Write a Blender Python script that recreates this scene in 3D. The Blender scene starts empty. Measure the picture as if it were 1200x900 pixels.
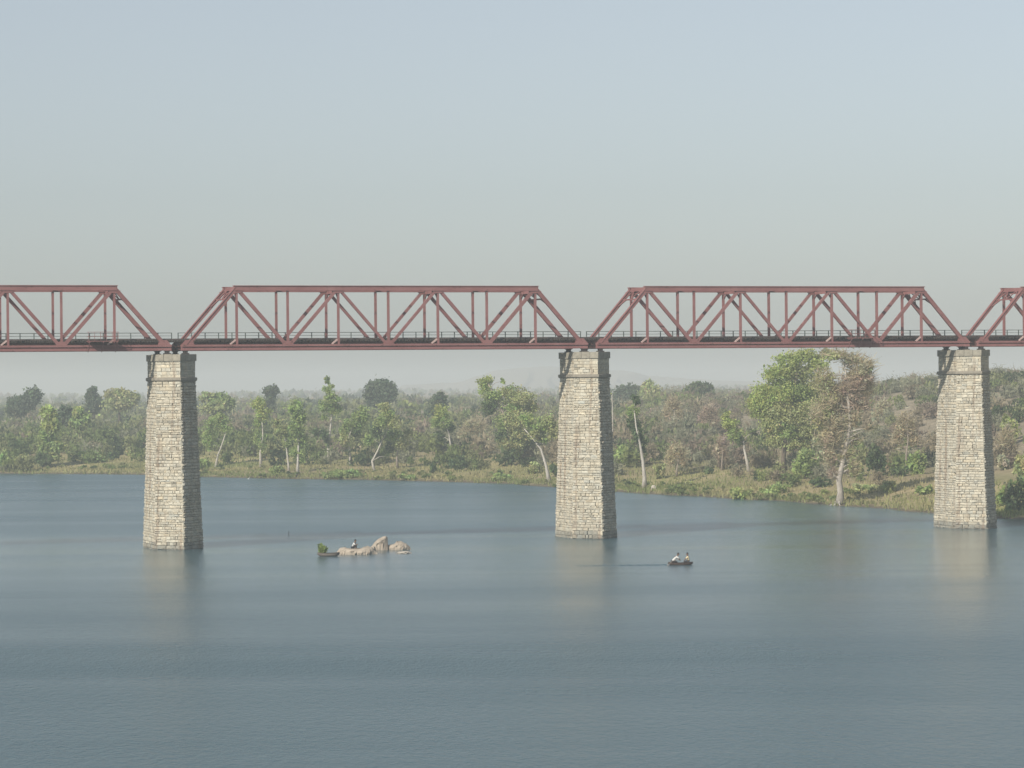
import bpy, bmesh, math, random
import numpy as np
from mathutils import Vector, Matrix

# ------------------------------------------------------------------ camera, sky, sun, exposure
scene = bpy.context.scene
col = scene.collection
F_PX, CAM_H, ROLL, CY = 3645.07, 17.2512, 0.0091, 450.6     # focal length for a 1200 px wide frame
cam_d = bpy.data.cameras.new('camera'); cam = bpy.data.objects.new('camera', cam_d); col.objects.link(cam)
cam_d.sensor_width = 36.0; cam_d.lens = 36.0*F_PX/1200.0
cam_d.clip_start = 1.0; cam_d.clip_end = 30000.0
cr, sr = math.cos(ROLL), math.sin(ROLL)
cam.matrix_world = Matrix(((cr, sr, 0, 0), (0, 0, -1, 0), (-sr, cr, 0, CAM_H), (0, 0, 0, 1)))
scene.camera = cam

SUN_AZ, SUN_EL = math.radians(217.0), math.radians(34.0)    # from +Y clockwise: behind the camera, to the left
world = bpy.data.worlds.new('World'); scene.world = world; world.use_nodes = True
wn = world.node_tree.nodes; wl = world.node_tree.links
for n in list(wn): wn.remove(n)
sky = wn.new('ShaderNodeTexSky'); sky.sky_type = 'NISHITA'; sky.sun_disc = False
sky.sun_elevation = SUN_EL; sky.sun_rotation = SUN_AZ
sky.altitude = 200.0; sky.air_density = 1.0; sky.dust_density = 1.3; sky.ozone_density = 2.6
hsv = wn.new('ShaderNodeHueSaturation'); hsv.inputs['Saturation'].default_value = 0.47
bg = wn.new('ShaderNodeBackground'); bg.inputs['Strength'].default_value = 0.104
wo = wn.new('ShaderNodeOutputWorld')
wl.new(sky.outputs[0], hsv.inputs['Color']); tn = wn.new('ShaderNodeMix'); tn.data_type = 'RGBA'; tn.blend_type = 'MULTIPLY'; tn.inputs[0].default_value = 1.0; tn.inputs[7].default_value = (0.985, 1.0, 1.005, 1)
wl.new(hsv.outputs[0], tn.inputs[6]); wl.new(tn.outputs[2], bg.inputs['Color']); wl.new(bg.outputs[0], wo.inputs['Surface'])

sun_d = bpy.data.lights.new('sun', 'SUN'); sun_d.energy = 5.0; sun_d.angle = math.radians(0.6); sun_d.color = (1.0, 0.93, 0.82)
sun = bpy.data.objects.new('sun', sun_d); col.objects.link(sun)
to_sun = Vector((math.sin(SUN_AZ)*math.cos(SUN_EL), math.cos(SUN_AZ)*math.cos(SUN_EL), math.sin(SUN_EL)))
sun.rotation_euler = (-to_sun).to_track_quat('-Z', 'Y').to_euler(); sun.location = (-100, -100, 120)

vs = scene.view_settings
vs.view_transform = 'Standard'; vs.look = 'None'; vs.exposure = 0.0; vs.gamma = 1.0; vs.use_curve_mapping = False
scene.cycles.use_denoising = True
scene.cycles.max_bounces = 6; scene.cycles.diffuse_bounces = 4; scene.cycles.glossy_bounces = 3
scene.cycles.transmission_bounces = 3; scene.cycles.volume_bounces = 2; scene.cycles.transparent_max_bounces = 8
scene.cycles.sample_clamp_indirect = 4.0
HAZE_DENSITY = 0.00042
HAZE_COLOR = (0.75, 0.815, 0.845)

# ------------------------------------------------------------------ pixel / world helpers (1200x900 photograph)
def uv(px, py):
    a, b = px-600.0, py-CY
    return (a*cr - b*sr)/F_PX, (a*sr + b*cr)/F_PX
def at(px, py, Y):
    u, v = uv(px, py); return Vector((u*Y, Y, CAM_H - v*Y))
def on_water(px, py):
    u, v = uv(px, py); Y = CAM_H/v; return (u*Y, Y)

# ------------------------------------------------------------------ mesh helpers
def nprng(s): return np.random.default_rng(s)

class MB:
    def __init__(self): self.v = []; self.f = []; self.m = []
    def add(self, vs, fs, m=0):
        o = len(self.v); self.v += [tuple(p) for p in vs]
        for f in fs: self.f.append(tuple(i+o for i in f)); self.m.append(m)
    def box(self, x0, x1, y0, y1, z0, z1, m=0):
        self.add([(x0,y0,z0),(x1,y0,z0),(x1,y1,z0),(x0,y1,z0),(x0,y0,z1),(x1,y0,z1),(x1,y1,z1),(x0,y1,z1)],
                 [(0,3,2,1),(4,5,6,7),(0,1,5,4),(1,2,6,5),(2,3,7,6),(3,0,4,7)], m)
    def beam(self, p0, p1, w, d, side=(0,1,0), m=0):
        """box from p0 to p1, d thick along 'side', w across it"""
        p0, p1 = Vector(p0), Vector(p1); ax = (p1-p0).normalized(); s = Vector(side); s = (s - ax*s.dot(ax)).normalized()
        n = ax.cross(s); vs = []
        for p in (p0, p1):
            for a, b in ((-1,-1),(1,-1),(1,1),(-1,1)): vs.append(p + n*(a*w/2) + s*(b*d/2))
        self.add(vs, [(0,1,2,3),(7,6,5,4),(0,4,5,1),(1,5,6,2),(2,6,7,3),(3,7,4,0)], m)
    def tube(self, path, radii, n=6, m=0, cap=True):
        path = [Vector(p) for p in path]; rings = []
        for i, p in enumerate(path):
            t = (path[min(i+1, len(path)-1)] - path[max(i-1, 0)])
            if t.length < 1e-6: t = Vector((0,0,1))
            t.normalize(); a = t.orthogonal().normalized() if i == 0 else (a - t*a.dot(t)).normalized()
            b = t.cross(a); rings.append([p + (a*math.cos(k*2*math.pi/n) + b*math.sin(k*2*math.pi/n))*radii[i] for k in range(n)])
        fs = []
        for i in range(len(path)-1):
            for k in range(n): k2 = (k+1) % n; fs.append((i*n+k, i*n+k2, (i+1)*n+k2, (i+1)*n+k))
        if cap: fs.append(tuple(range(n))[::-1]); fs.append(tuple((len(path)-1)*n+k for k in range(n)))
        self.add([p for r in rings for p in r], fs, m)
    def prism(self, poly, z0, z1, poly1=None, m=0):
        n = len(poly); p1 = poly1 or poly
        self.add([(x,y,z0) for x,y in poly] + [(x,y,z1) for x,y in p1],
                 [tuple(range(n))[::-1], tuple(range(n, 2*n))] + [(k, (k+1)%n, n+(k+1)%n, n+k) for k in range(n)], m)
    def plate(self, poly_xz, y0, y1, m=0):
        """polygon in local xz, extruded along y"""
        n = len(poly_xz)
        self.add([(x,y0,z) for x,z in poly_xz] + [(x,y1,z) for x,z in poly_xz],
                 [tuple(range(n)), tuple(range(n, 2*n))[::-1]] + [(k, n+k, n+(k+1)%n, (k+1)%n) for k in range(n)], m)
    def mesh(self, name, mats, smooth=False):
        me = bpy.data.meshes.new(name); me.from_pydata(self.v, [], self.f)
        for m in (mats if isinstance(mats, (list, tuple)) else [mats]): me.materials.append(m)
        me.polygons.foreach_set('material_index', self.m)
        if smooth: me.polygons.foreach_set('use_smooth', [True]*len(self.f))
        me.validate(); me.update(); return me
    def build(self, name, mats, parent=None, smooth=False):
        return link(name, self.mesh(name, mats, smooth), parent)

def link(name, me, parent=None, loc=None):
    o = bpy.data.objects.new(name, me); col.objects.link(o)
    if parent is not None: o.parent = parent
    if loc is not None: o.location = loc
    return o
def empty(name, loc=(0,0,0), rz=0.0):
    o = bpy.data.objects.new(name, None); col.objects.link(o); o.location = loc; o.rotation_euler = (0,0,rz); o.empty_display_size = 0.5
    return o
def tag(o, label=None, cat=None, group=None, kind=None):
    if label: o['label'] = label
    if cat: o['category'] = cat
    if group: o['group'] = group
    if kind: o['kind'] = kind
    return o
def copy_tree(o, parent=None):
    c = o.copy(); col.objects.link(c); c.parent = parent
    for ch in list(o.children):
        if ch is not c: copy_tree(ch, c)
    return c

def poly_mesh(name, V, n, mats, tint=None, smooth=False):
    """V (N, n, 3): N separate n-gons; tint (N,3) stored as colour attribute"""
    V = np.asarray(V, dtype=np.float32); N = len(V)
    me = bpy.data.meshes.new(name)
    me.vertices.add(N*n); me.vertices.foreach_set('co', V.reshape(-1))
    me.loops.add(N*n); me.loops.foreach_set('vertex_index', np.arange(N*n, dtype=np.int32))
    me.polygons.add(N); me.polygons.foreach_set('loop_start', np.arange(0, N*n, n, dtype=np.int32))
    for m in (mats if isinstance(mats, (list, tuple)) else [mats]): me.materials.append(m)
    me.update(calc_edges=True)
    if tint is not None:
        at_ = me.color_attributes.new('tint', 'FLOAT_COLOR', 'POINT')
        c = np.ones((N, n, 4), dtype=np.float32); c[:, :, :3] = np.asarray(tint)[:, None, :]
        at_.data.foreach_set('color', c.reshape(-1))
    return me

# ------------------------------------------------------------------ materials
def mat(name, color=(0.5,0.5,0.5), rough=0.7, metal=0.0, spec=0.3):
    m = bpy.data.materials.new(name); m.use_nodes = True
    b = m.node_tree.nodes['Principled BSDF']; b.inputs['Base Color'].default_value = (*color, 1)
    b.inputs['Roughness'].default_value = rough; b.inputs['Metallic'].default_value = metal
    b.inputs['Specular IOR Level'].default_value = spec
    return m
def nodes(m): nt = m.node_tree; return nt.nodes, nt.links, nt.nodes['Principled BSDF']
def noise(N, scale, detail=4, rough=0.55, vec=None, L=None, dist=0.0):
    n = N.new('ShaderNodeTexNoise'); n.inputs['Scale'].default_value = scale; n.inputs['Detail'].default_value = detail
    n.inputs['Roughness'].default_value = rough; n.inputs['Distortion'].default_value = dist
    if vec is not None: L.new(vec, n.inputs['Vector'])
    return n
def ramp(N, L, fac, stops):
    r = N.new('ShaderNodeValToRGB'); e = r.color_ramp.elements
    while len(e) < len(stops): e.new(0.5)
    for k, (p, c) in enumerate(stops): e[k].position = p; e[k].color = (*c, 1) if len(c) == 3 else c
    L.new(fac, r.inputs['Fac']); return r
def coords(N, L, kind='Object', scale=(1,1,1), rot=(0,0,0)):
    t = N.new('ShaderNodeTexCoord'); mp = N.new('ShaderNodeMapping'); mp.inputs['Scale'].default_value = scale; mp.inputs['Rotation'].default_value = rot
    L.new(t.outputs[kind], mp.inputs['Vector']); return mp.outputs[0]
def mixc(N, L, fac, a, b, mode='MIX'):
    x = N.new('ShaderNodeMix'); x.data_type = 'RGBA'; x.blend_type = mode
    if isinstance(fac, float): x.inputs['Factor'].default_value = fac
    else: L.new(fac, x.inputs['Factor'])
    for s, val in (('A', a), ('B', b)):
        sock = [i for i in x.inputs if i.name == s and i.type == 'RGBA'][0]
        if isinstance(val, tuple): sock.default_value = (*val, 1)
        else: L.new(val, sock)
    return [o for o in x.outputs if o.type == 'RGBA'][0]

def steel_mat(name, c1, c2, rust, rust_amt=0.57):
    m = mat(name, c1, 0.7, 0.0, 0.2); N, L, b = nodes(m)
    v = coords(N, L); n1 = noise(N, 0.35, 5, 0.6, v, L); n2 = noise(N, 2.2, 6, 0.65, v, L)
    base = ramp(N, L, n1.outputs['Fac'], [(0.35, c1), (0.65, c2)])
    msk = ramp(N, L, n2.outputs['Fac'], [(rust_amt, (0,0,0)), (rust_amt+0.12, (1,1,1))])
    L.new(mixc(N, L, msk.outputs[0], base.outputs[0], rust), b.inputs['Base Color'])
    return m
M_STEEL = steel_mat('red_oxide_paint', (0.215, 0.094, 0.090), (0.270, 0.130, 0.124), (0.12, 0.066, 0.056))
M_SUNLIT = steel_mat('sunlit_pink_paint', (0.46, 0.33, 0.30), (0.52, 0.39, 0.35), (0.25, 0.14, 0.12))  # lighter copy of the red paint, with sunlit brightness put into the colour
M_STEEL_IN = steel_mat('dark_floor_steel', (0.10, 0.048, 0.042), (0.13, 0.065, 0.055), (0.05, 0.032, 0.028))  # darker red-brown than the truss paint, for floor members and walkway brackets
M_SLEEPER = steel_mat('sleeper_timber', (0.028, 0.022, 0.019), (0.055, 0.045, 0.038), (0.11, 0.095, 0.085))
M_RAIL = mat('running_rail_steel', (0.14, 0.11, 0.10), 0.4, 0.6)
M_RAILING = mat('railing_green_grey_paint', (0.075, 0.095, 0.085), 0.6)
M_BEARING = mat('bearing_iron', (0.05, 0.042, 0.04), 0.6, 0.3)
M_WALK = steel_mat('walkway_plate', (0.06, 0.05, 0.045), (0.08, 0.065, 0.06), (0.04, 0.03, 0.025))

def stone_mat(name):
    m = mat(name, (0.4,0.36,0.28), 0.9, 0, 0.15); N, L, b = nodes(m)
    at_ = N.new('ShaderNodeAttribute'); at_.attribute_name = 'tint'
    v = coords(N, L); n1 = noise(N, 3.0, 6, 0.65, v, L)
    c = mixc(N, L, 0.55, at_.outputs['Color'], ramp(N, L, n1.outputs['Fac'], [(0.3, (0.55,0.53,0.48)), (0.7, (1.25,1.22,1.15))]).outputs[0], 'MULTIPLY')
    vst = coords(N, L, scale=(1.1, 1.1, 0.07)); n2 = noise(N, 1.0, 4, 0.6, vst, L)          # brown run-off streaks
    msk = ramp(N, L, n2.outputs['Fac'], [(0.53, (0,0,0)), (0.66, (0.6,0.6,0.6))])
    c = mixc(N, L, msk.outputs[0], c, (0.235, 0.165, 0.115))
    L.new(c, b.inputs['Base Color'])
    bp = N.new('ShaderNodeBump'); bp.inputs['Strength'].default_value = 0.45; bp.inputs['Distance'].default_value = 0.04
    L.new(noise(N, 6.0, 6, 0.7, v, L).outputs['Fac'], bp.inputs['Height']); L.new(bp.outputs[0], b.inputs['Normal'])
    return m
M_STONE = stone_mat('rubble_stone')
def dressed_mat(name, c):
    m = mat(name, c, 0.9, 0, 0.15); N, L, b = nodes(m); v = coords(N, L)
    r = ramp(N, L, noise(N, 1.6, 6, 0.65, v, L).outputs['Fac'], [(0.3, tuple(x*0.7 for x in c)), (0.7, tuple(x*1.15 for x in c))])
    L.new(r.outputs[0], b.inputs['Base Color'])
    bp = N.new('ShaderNodeBump'); bp.inputs['Strength'].default_value = 0.4; bp.inputs['Distance'].default_value = 0.03
    L.new(noise(N, 5.0, 6, 0.7, v, L).outputs['Fac'], bp.inputs['Height']); L.new(bp.outputs[0], b.inputs['Normal'])
    return m
M_DRESSED = dressed_mat('dressed_cap_stone', (0.30, 0.278, 0.225))
M_STRING = dressed_mat('string_course_stone', (0.27, 0.245, 0.20))
M_MORTAR = dressed_mat('lime_mortar', (0.33, 0.30, 0.235))
M_ROCK = dressed_mat('pink_granite', (0.39, 0.335, 0.27))
M_ROCK_PALE = dressed_mat('pale_granite', (0.46, 0.42, 0.36))

def leaf_mat(name):
    m = bpy.data.materials.new(name); m.use_nodes = True; nt = m.node_tree; N, L = nt.nodes, nt.links
    for n in list(N): N.remove(n)
    at_ = N.new('ShaderNodeAttribute'); at_.attribute_name = 'tint'
    d = N.new('ShaderNodeBsdfDiffuse'); t = N.new('ShaderNodeBsdfTranslucent'); mx = N.new('ShaderNodeMixShader'); mx.inputs[0].default_value = 0.45
    o = N.new('ShaderNodeOutputMaterial')
    L.new(at_.outputs['Color'], d.inputs['Color']); L.new(at_.outputs['Color'], t.inputs['Color'])
    L.new(d.outputs[0], mx.inputs[1]); L.new(t.outputs[0], mx.inputs[2]); L.new(mx.outputs[0], o.inputs['Surface'])
    return m
M_LEAF = leaf_mat('leaves')
def bark_mat(name, c1, c2):
    m = mat(name, c1, 0.9, 0, 0.1); N, L, b = nodes(m); v = coords(N, L, scale=(1,1,0.4))
    L.new(ramp(N, L, noise(N, 2.5, 5, 0.6, v, L).outputs['Fac'], [(0.35, c1), (0.65, c2)]).outputs[0], b.inputs['Base Color']); return m
M_BARK_PALE = bark_mat('pale_bark', (0.36, 0.33, 0.29), (0.50, 0.47, 0.42))
M_BARK_ASH = bark_mat('ashen_bark', (0.27, 0.24, 0.205), (0.42, 0.385, 0.335))
M_BARK_DARK = bark_mat('brown_bark', (0.10, 0.08, 0.06), (0.17, 0.14, 0.11))
M_BARK_DRY = bark_mat('dry_grey_bark', (0.24, 0.20, 0.165), (0.34, 0.29, 0.245))

def ground_mat():
    m = mat('dry_grass_ground', (0.2,0.2,0.1), 0.95, 0, 0.1); N, L, b = nodes(m)
    v = coords(N, L); n1 = noise(N, 0.045, 6, 0.6, v, L); n2 = noise(N, 0.5, 5, 0.65, v, L); n3 = noise(N, 0.012, 4, 0.5, v, L)
    c1 = ramp(N, L, n1.outputs['Fac'], [(0.36, (0.215, 0.225, 0.095)), (0.50, (0.34, 0.305, 0.155)), (0.66, (0.42, 0.345, 0.21))])
    c2 = ramp(N, L, n2.outputs['Fac'], [(0.3, (0.62,0.64,0.55)), (0.7, (1.2,1.18,1.1))])
    c = mixc(N, L, 0.8, c1.outputs[0], c2.outputs[0], 'MULTIPLY')
    c = mixc(N, L, ramp(N, L, n3.outputs['Fac'], [(0.45, (0,0,0)), (0.65, (0.6,0.6,0.6))]).outputs[0], c, (0.20, 0.15, 0.105))
    sp = N.new('ShaderNodeSeparateXYZ'); L.new(v, sp.inputs[0]); mr = N.new('ShaderNodeMapRange'); mr.inputs['From Min'].default_value = 2.2; mr.inputs['From Max'].default_value = 6.5; L.new(sp.outputs['Z'], mr.inputs['Value'])
    soil = ramp(N, L, n2.outputs['Fac'], [(0.35, (0.19, 0.165, 0.115)), (0.65, (0.34, 0.285, 0.205))])
    c = mixc(N, L, mr.outputs[0], c, soil.outputs[0])
    mw = N.new('ShaderNodeMapRange'); mw.inputs['From Min'].default_value = 0.10; mw.inputs['From Max'].default_value = 0.38; mw.inputs['To Min'].default_value = 1.0; mw.inputs['To Max'].default_value = 0.0
    wz = N.new('ShaderNodeMath'); wz.operation = 'MULTIPLY_ADD'; wz.inputs[1].default_value = 0.5; L.new(n2.outputs['Fac'], wz.inputs[0]); wz2 = N.new('ShaderNodeMath'); wz2.operation = 'ADD'; wz2.inputs[1].default_value = -0.25; L.new(sp.outputs['Z'], wz2.inputs[0]); L.new(wz2.outputs[0], wz.inputs[2])
    L.new(wz.outputs[0], mw.inputs['Value'])
    c = mixc(N, L, mw.outputs[0], c, (0.125, 0.105, 0.075))          # wet mud along the water
    L.new(c, b.inputs['Base Color'])
    bp = N.new('ShaderNodeBump'); bp.inputs['Strength'].default_value = 0.7; bp.inputs['Distance'].default_value = 0.25
    L.new(n2.outputs['Fac'], bp.inputs['Height']); L.new(bp.outputs[0], b.inputs['Normal'])
    return m
M_GROUND = ground_mat()

def water_mat():
    m = mat('river_water', (0.044, 0.096, 0.116), 0.3, 0, 0.5); N, L, b = nodes(m)
    b.inputs['IOR'].default_value = 1.333
    lanes = noise(N, 1.0, 4, 0.55, coords(N, L, scale=(0.0045, 0.036, 1.0), rot=(0,0,0.06)), L, 0.5)      # wind lanes: calmer and rougher strips
    patch = noise(N, 1.0, 3, 0.5, coords(N, L, scale=(0.012, 0.022, 1.0), rot=(0,0,-0.3)), L, 0.3)
    sm_ = N.new('ShaderNodeMath'); sm_.operation = 'MULTIPLY_ADD'; sm_.inputs[1].default_value = 0.5; L.new(patch.outputs['Fac'], sm_.inputs[0]); L.new(lanes.outputs['Fac'], sm_.inputs[2])
    # the breeze differs over the river: ruffled in the near reach and out left, calmer round the piers and under the right bank
    xy = N.new('ShaderNodeSeparateXYZ'); L.new(coords(N, L), xy.inputs[0])
    yn = N.new('ShaderNodeMath'); yn.operation = 'MULTIPLY_ADD'; yn.inputs[1].default_value = 1/700.0; wv = noise(N, 1.0, 2, 0.5, coords(N, L, scale=(0.02, 0.02, 1)), L)
    wo_ = N.new('ShaderNodeMath'); wo_.operation = 'MULTIPLY_ADD'; wo_.inputs[1].default_value = 0.06; wo_.inputs[2].default_value = -0.03; L.new(wv.outputs['Fac'], wo_.inputs[0])
    L.new(xy.outputs['Y'], yn.inputs[0]); L.new(wo_.outputs[0], yn.inputs[2])
    g_ = lambda v: (v, v, v)
    cr_ = ramp(N, L, yn.outputs[0], [(150/700, g_(.26)), (232/700, g_(.24)), (262/700, g_(.175)), (335/700, g_(.15)), (375/700, g_(.21)), (470/700, g_(.25)), (640/700, g_(.27))])
    rx_ = N.new('ShaderNodeMapRange'); rx_.interpolation_type = 'SMOOTHSTEP'; rx_.inputs['From Min'].default_value = 5.0; rx_.inputs['From Max'].default_value = 45.0; rx_.inputs['To Min'].default_value = 0.0; rx_.inputs['To Max'].default_value = -0.07; L.new(xy.outputs['X'], rx_.inputs['Value'])
    a1 = N.new('ShaderNodeMath'); a1.operation = 'ADD'; L.new(cr_.outputs[0], a1.inputs[0]); L.new(rx_.outputs[0], a1.inputs[1])
    a2 = N.new('ShaderNodeMapRange'); a2.inputs['From Min'].default_value = 0.5; a2.inputs['From Max'].default_value = 1.0; a2.inputs['To Min'].default_value = -0.05; a2.inputs['To Max'].default_value = 0.08; L.new(sm_.outputs[0], a2.inputs['Value'])
    a3 = N.new('ShaderNodeMath'); a3.operation = 'ADD'; a3.use_clamp = True; L.new(a1.outputs[0], a3.inputs[0]); L.new(a2.outputs[0], a3.inputs[1]); L.new(a3.outputs[0], b.inputs['Roughness'])
    w1 = noise(N, 1.0, 4, 0.65, coords(N, L, scale=(1.5, 0.75, 1), rot=(0,0,0.25)), L)
    w2 = noise(N, 1.0, 3, 0.6, coords(N, L, scale=(4.0, 1.8, 1), rot=(0,0,-0.2)), L)
    add = N.new('ShaderNodeMath'); add.operation = 'MULTIPLY_ADD'; add.inputs[1].default_value = 0.5
    L.new(w2.outputs['Fac'], add.inputs[0]); L.new(w1.outputs['Fac'], add.inputs[2])
    bp = N.new('ShaderNodeBump'); bp.inputs['Distance'].default_value = WAVE; bp.inputs['Strength'].default_value = 1.0
    st_ = N.new('ShaderNodeMapRange'); st_.inputs['From Min'].default_value = 0.10; st_.inputs['From Max'].default_value = 0.29; st_.inputs['To Min'].default_value = 0.28; st_.inputs['To Max'].default_value = 1.0
    L.new(a3.outputs[0], st_.inputs['Value']); L.new(st_.outputs[0], bp.inputs['Strength'])
    L.new(add.outputs[0], bp.inputs['Height']); L.new(bp.outputs[0], b.inputs['Normal'])
    return m
WAVE = 0.23
M_WATER = water_mat()

# ------------------------------------------------------------------ terrain
_sh = [(-700, 548), (-300, 551), (0, 555.5), (70, 556), (160, 556.5), (230, 559), (300, 561), (430, 563), (520, 565.5), (600, 568), (650, 572),
       (725, 577), (800, 581), (880, 587), (950, 590), (985, 594), (1040, 597), (1095, 602), (1150, 607), (1200, 610), (1350, 625), (1700, 665)]
_sw = np.array([on_water(*p) for p in _sh]); _sw = _sw[np.argsort(_sw[:, 0])]
_sw = np.vstack([[-9000, 900], [-600, 680], _sw, [700, 150], [9000, 60]])
_AX = np.array([-3.0, -0.4, -0.165, -0.08, -0.02, 0.03, 0.055, 0.08, 0.125, 0.165, 0.25, 0.6, 3.0])
_AZ = np.array([5, 5, 5.0, 6.0, 8.0, 9.2, 10.6, 11.8, 14.8, 17.0, 24, 30, 30])
def sm(x): x = np.clip(x, 0, 1); return x*x*(3-2*x)
_rng = nprng(5); _kx = _rng.normal(0, 1, (24, 2)); _ph = _rng.uniform(0, 6.28, 24)
def wobble(X, Y, L):
    s = 0
    for i in range(8): s = s + np.sin((X*_kx[i,0] + Y*_kx[i,1])*1.6/L + _ph[i])
    return s/8
def dist_in(X, Y): return (Y - np.interp(X, _sw[:,0], _sw[:,1]) - 4.5*wobble(X, Y, 11.0) - 2.2*wobble(Y, X, 4.5))*0.93
def ground_z(X, Y):
    X = np.asarray(X, float); Y = np.asarray(Y, float); d = dist_in(X, Y)
    u = X/np.maximum(Y, 60.0)
    A = np.interp(u, _AX, _AZ)
    dp = np.maximum(d, 0)
    z = 0.35*sm(dp/2.5) + 2.3*sm(dp/70.0) + (A-2.65)*sm((dp-25)/420.0)
    z = z + sm((dp-2)/14)*(0.55*wobble(X, Y, 13.0) + 0.25*wobble(Y, X, 5.0)) + sm((dp-60)/200)*(0.9*wobble(Y, X, 60.0) + 0.5*wobble(X, Y, 23.0))
    z = np.where(d < 0, np.maximum(-3.0, d*0.10 - 0.02), z)
    near = 15.6*sm((78-Y)/72.0)
    return np.where(Y < 80, np.maximum(z, -3.0 + near*(18.6/15.6)), z)
def gz(x, y): return float(ground_z(x, y))
def to_ground(px, py):
    """first point of the terrain seen through photograph pixel (px, py)"""
    u, v = uv(px, py); Ys = np.arange(330.0, 2500.0, 1.0)
    hit = ground_z(u*Ys, Ys) >= CAM_H - v*Ys
    Y = Ys[np.argmax(hit)] if hit.any() else 1500.0
    return u*Y, Y
def grow(a, b, s0, k):
    out = [a]; s = s0
    while out[-1] < b: out.append(out[-1]+s); s *= k
    return out
gx = np.array(sorted(set([-x for x in grow(230, 9000, 5, 1.22)][1:] + list(np.arange(-230, 231, 2.5)) + grow(230, 9000, 5, 1.22)[1:])))
gy = np.array(sorted([-x for x in grow(0, 2500, 30, 1.4)][1:] + list(np.arange(0, 90, 5.0)) + list(np.arange(90, 380, 20.0)) + list(np.arange(380, 760, 2.5)) + grow(760, 9000, 4, 1.10)))
GX, GY = np.meshgrid(gx, gy); GZ = ground_z(GX, GY)
V = np.stack([GX, GY, GZ], -1).reshape(-1, 3); nx, ny = len(gx), len(gy)
ii, jj = np.meshgrid(np.arange(nx-1), np.arange(ny-1)); q = (jj*nx+ii).reshape(-1)
me = bpy.data.meshes.new('ground'); me.from_pydata(V.tolist(), [], np.stack([q, q+1, q+nx+1, q+nx], -1).tolist()); me.materials.append(M_GROUND)
me.polygons.foreach_set('use_smooth', [True]*len(me.polygons)); me.update()
tag(link('ground', me), kind='structure')

b = MB(); b.add([(-9000,-2400,0),(9000,-2400,0),(9000,1000,0),(-9000,1000,0)], [(0,1,2,3)])
tag(b.build('water', M_WATER), kind='structure')

# far hills, about five kilometres off
def hill_range(name, pts, Y0, depth, seed):
    px = np.array([p[0] for p in pts], float); py = np.array([p[1] for p in pts], float)
    xs = np.arange(px[0], px[-1]+1, 6.0); r = nprng(seed); vs, fs = [], []
    K = 7
    for i, x in enumerate(xs):
        y = np.interp(x, px, py) + r.normal(0, 0.25); top = at(x, y, Y0)
        hgt = max(top.z, 2.0)
        for k in range(K):
            t = k/(K-1)*2-1; prof = (1-t*t)**1.2
            vs.append((top.x + t*20*r.normal(), Y0 + t*depth, -1 + (hgt+1)*prof))
    n = len(xs)
    for i in range(n-1):
        for k in range(K-1): fs.append((i*K+k, (i+1)*K+k, (i+1)*K+k+1, i*K+k+1))
    m = MB(); m.add(vs, fs); return tag(m.build(name, M_GROUND, smooth=True), kind='structure')
hill_range('hills', [(470, 452), (540, 448), (580, 434.5), (605, 432), (640, 429.5), (660, 431), (690, 437), (715, 434.5), (735, 435), (760, 441), (800, 444), (860, 447), (960, 449)], 5200, 420, 3)

# ------------------------------------------------------------------ bridge geometry
TH, P0X, P0Y, PITCH, END = 0.3228, -36.6119, 334.4062, 47.2, 0.989
AXC, AXS = math.cos(TH), math.sin(TH)
ZB, HT, TW = 21.1456, 6.9617, 5.0426
LSP = PITCH - 2*END; PAN = LSP/8
def pier_pos(k): return (P0X + k*PITCH*AXC, P0Y + k*PITCH*AXS)

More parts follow.
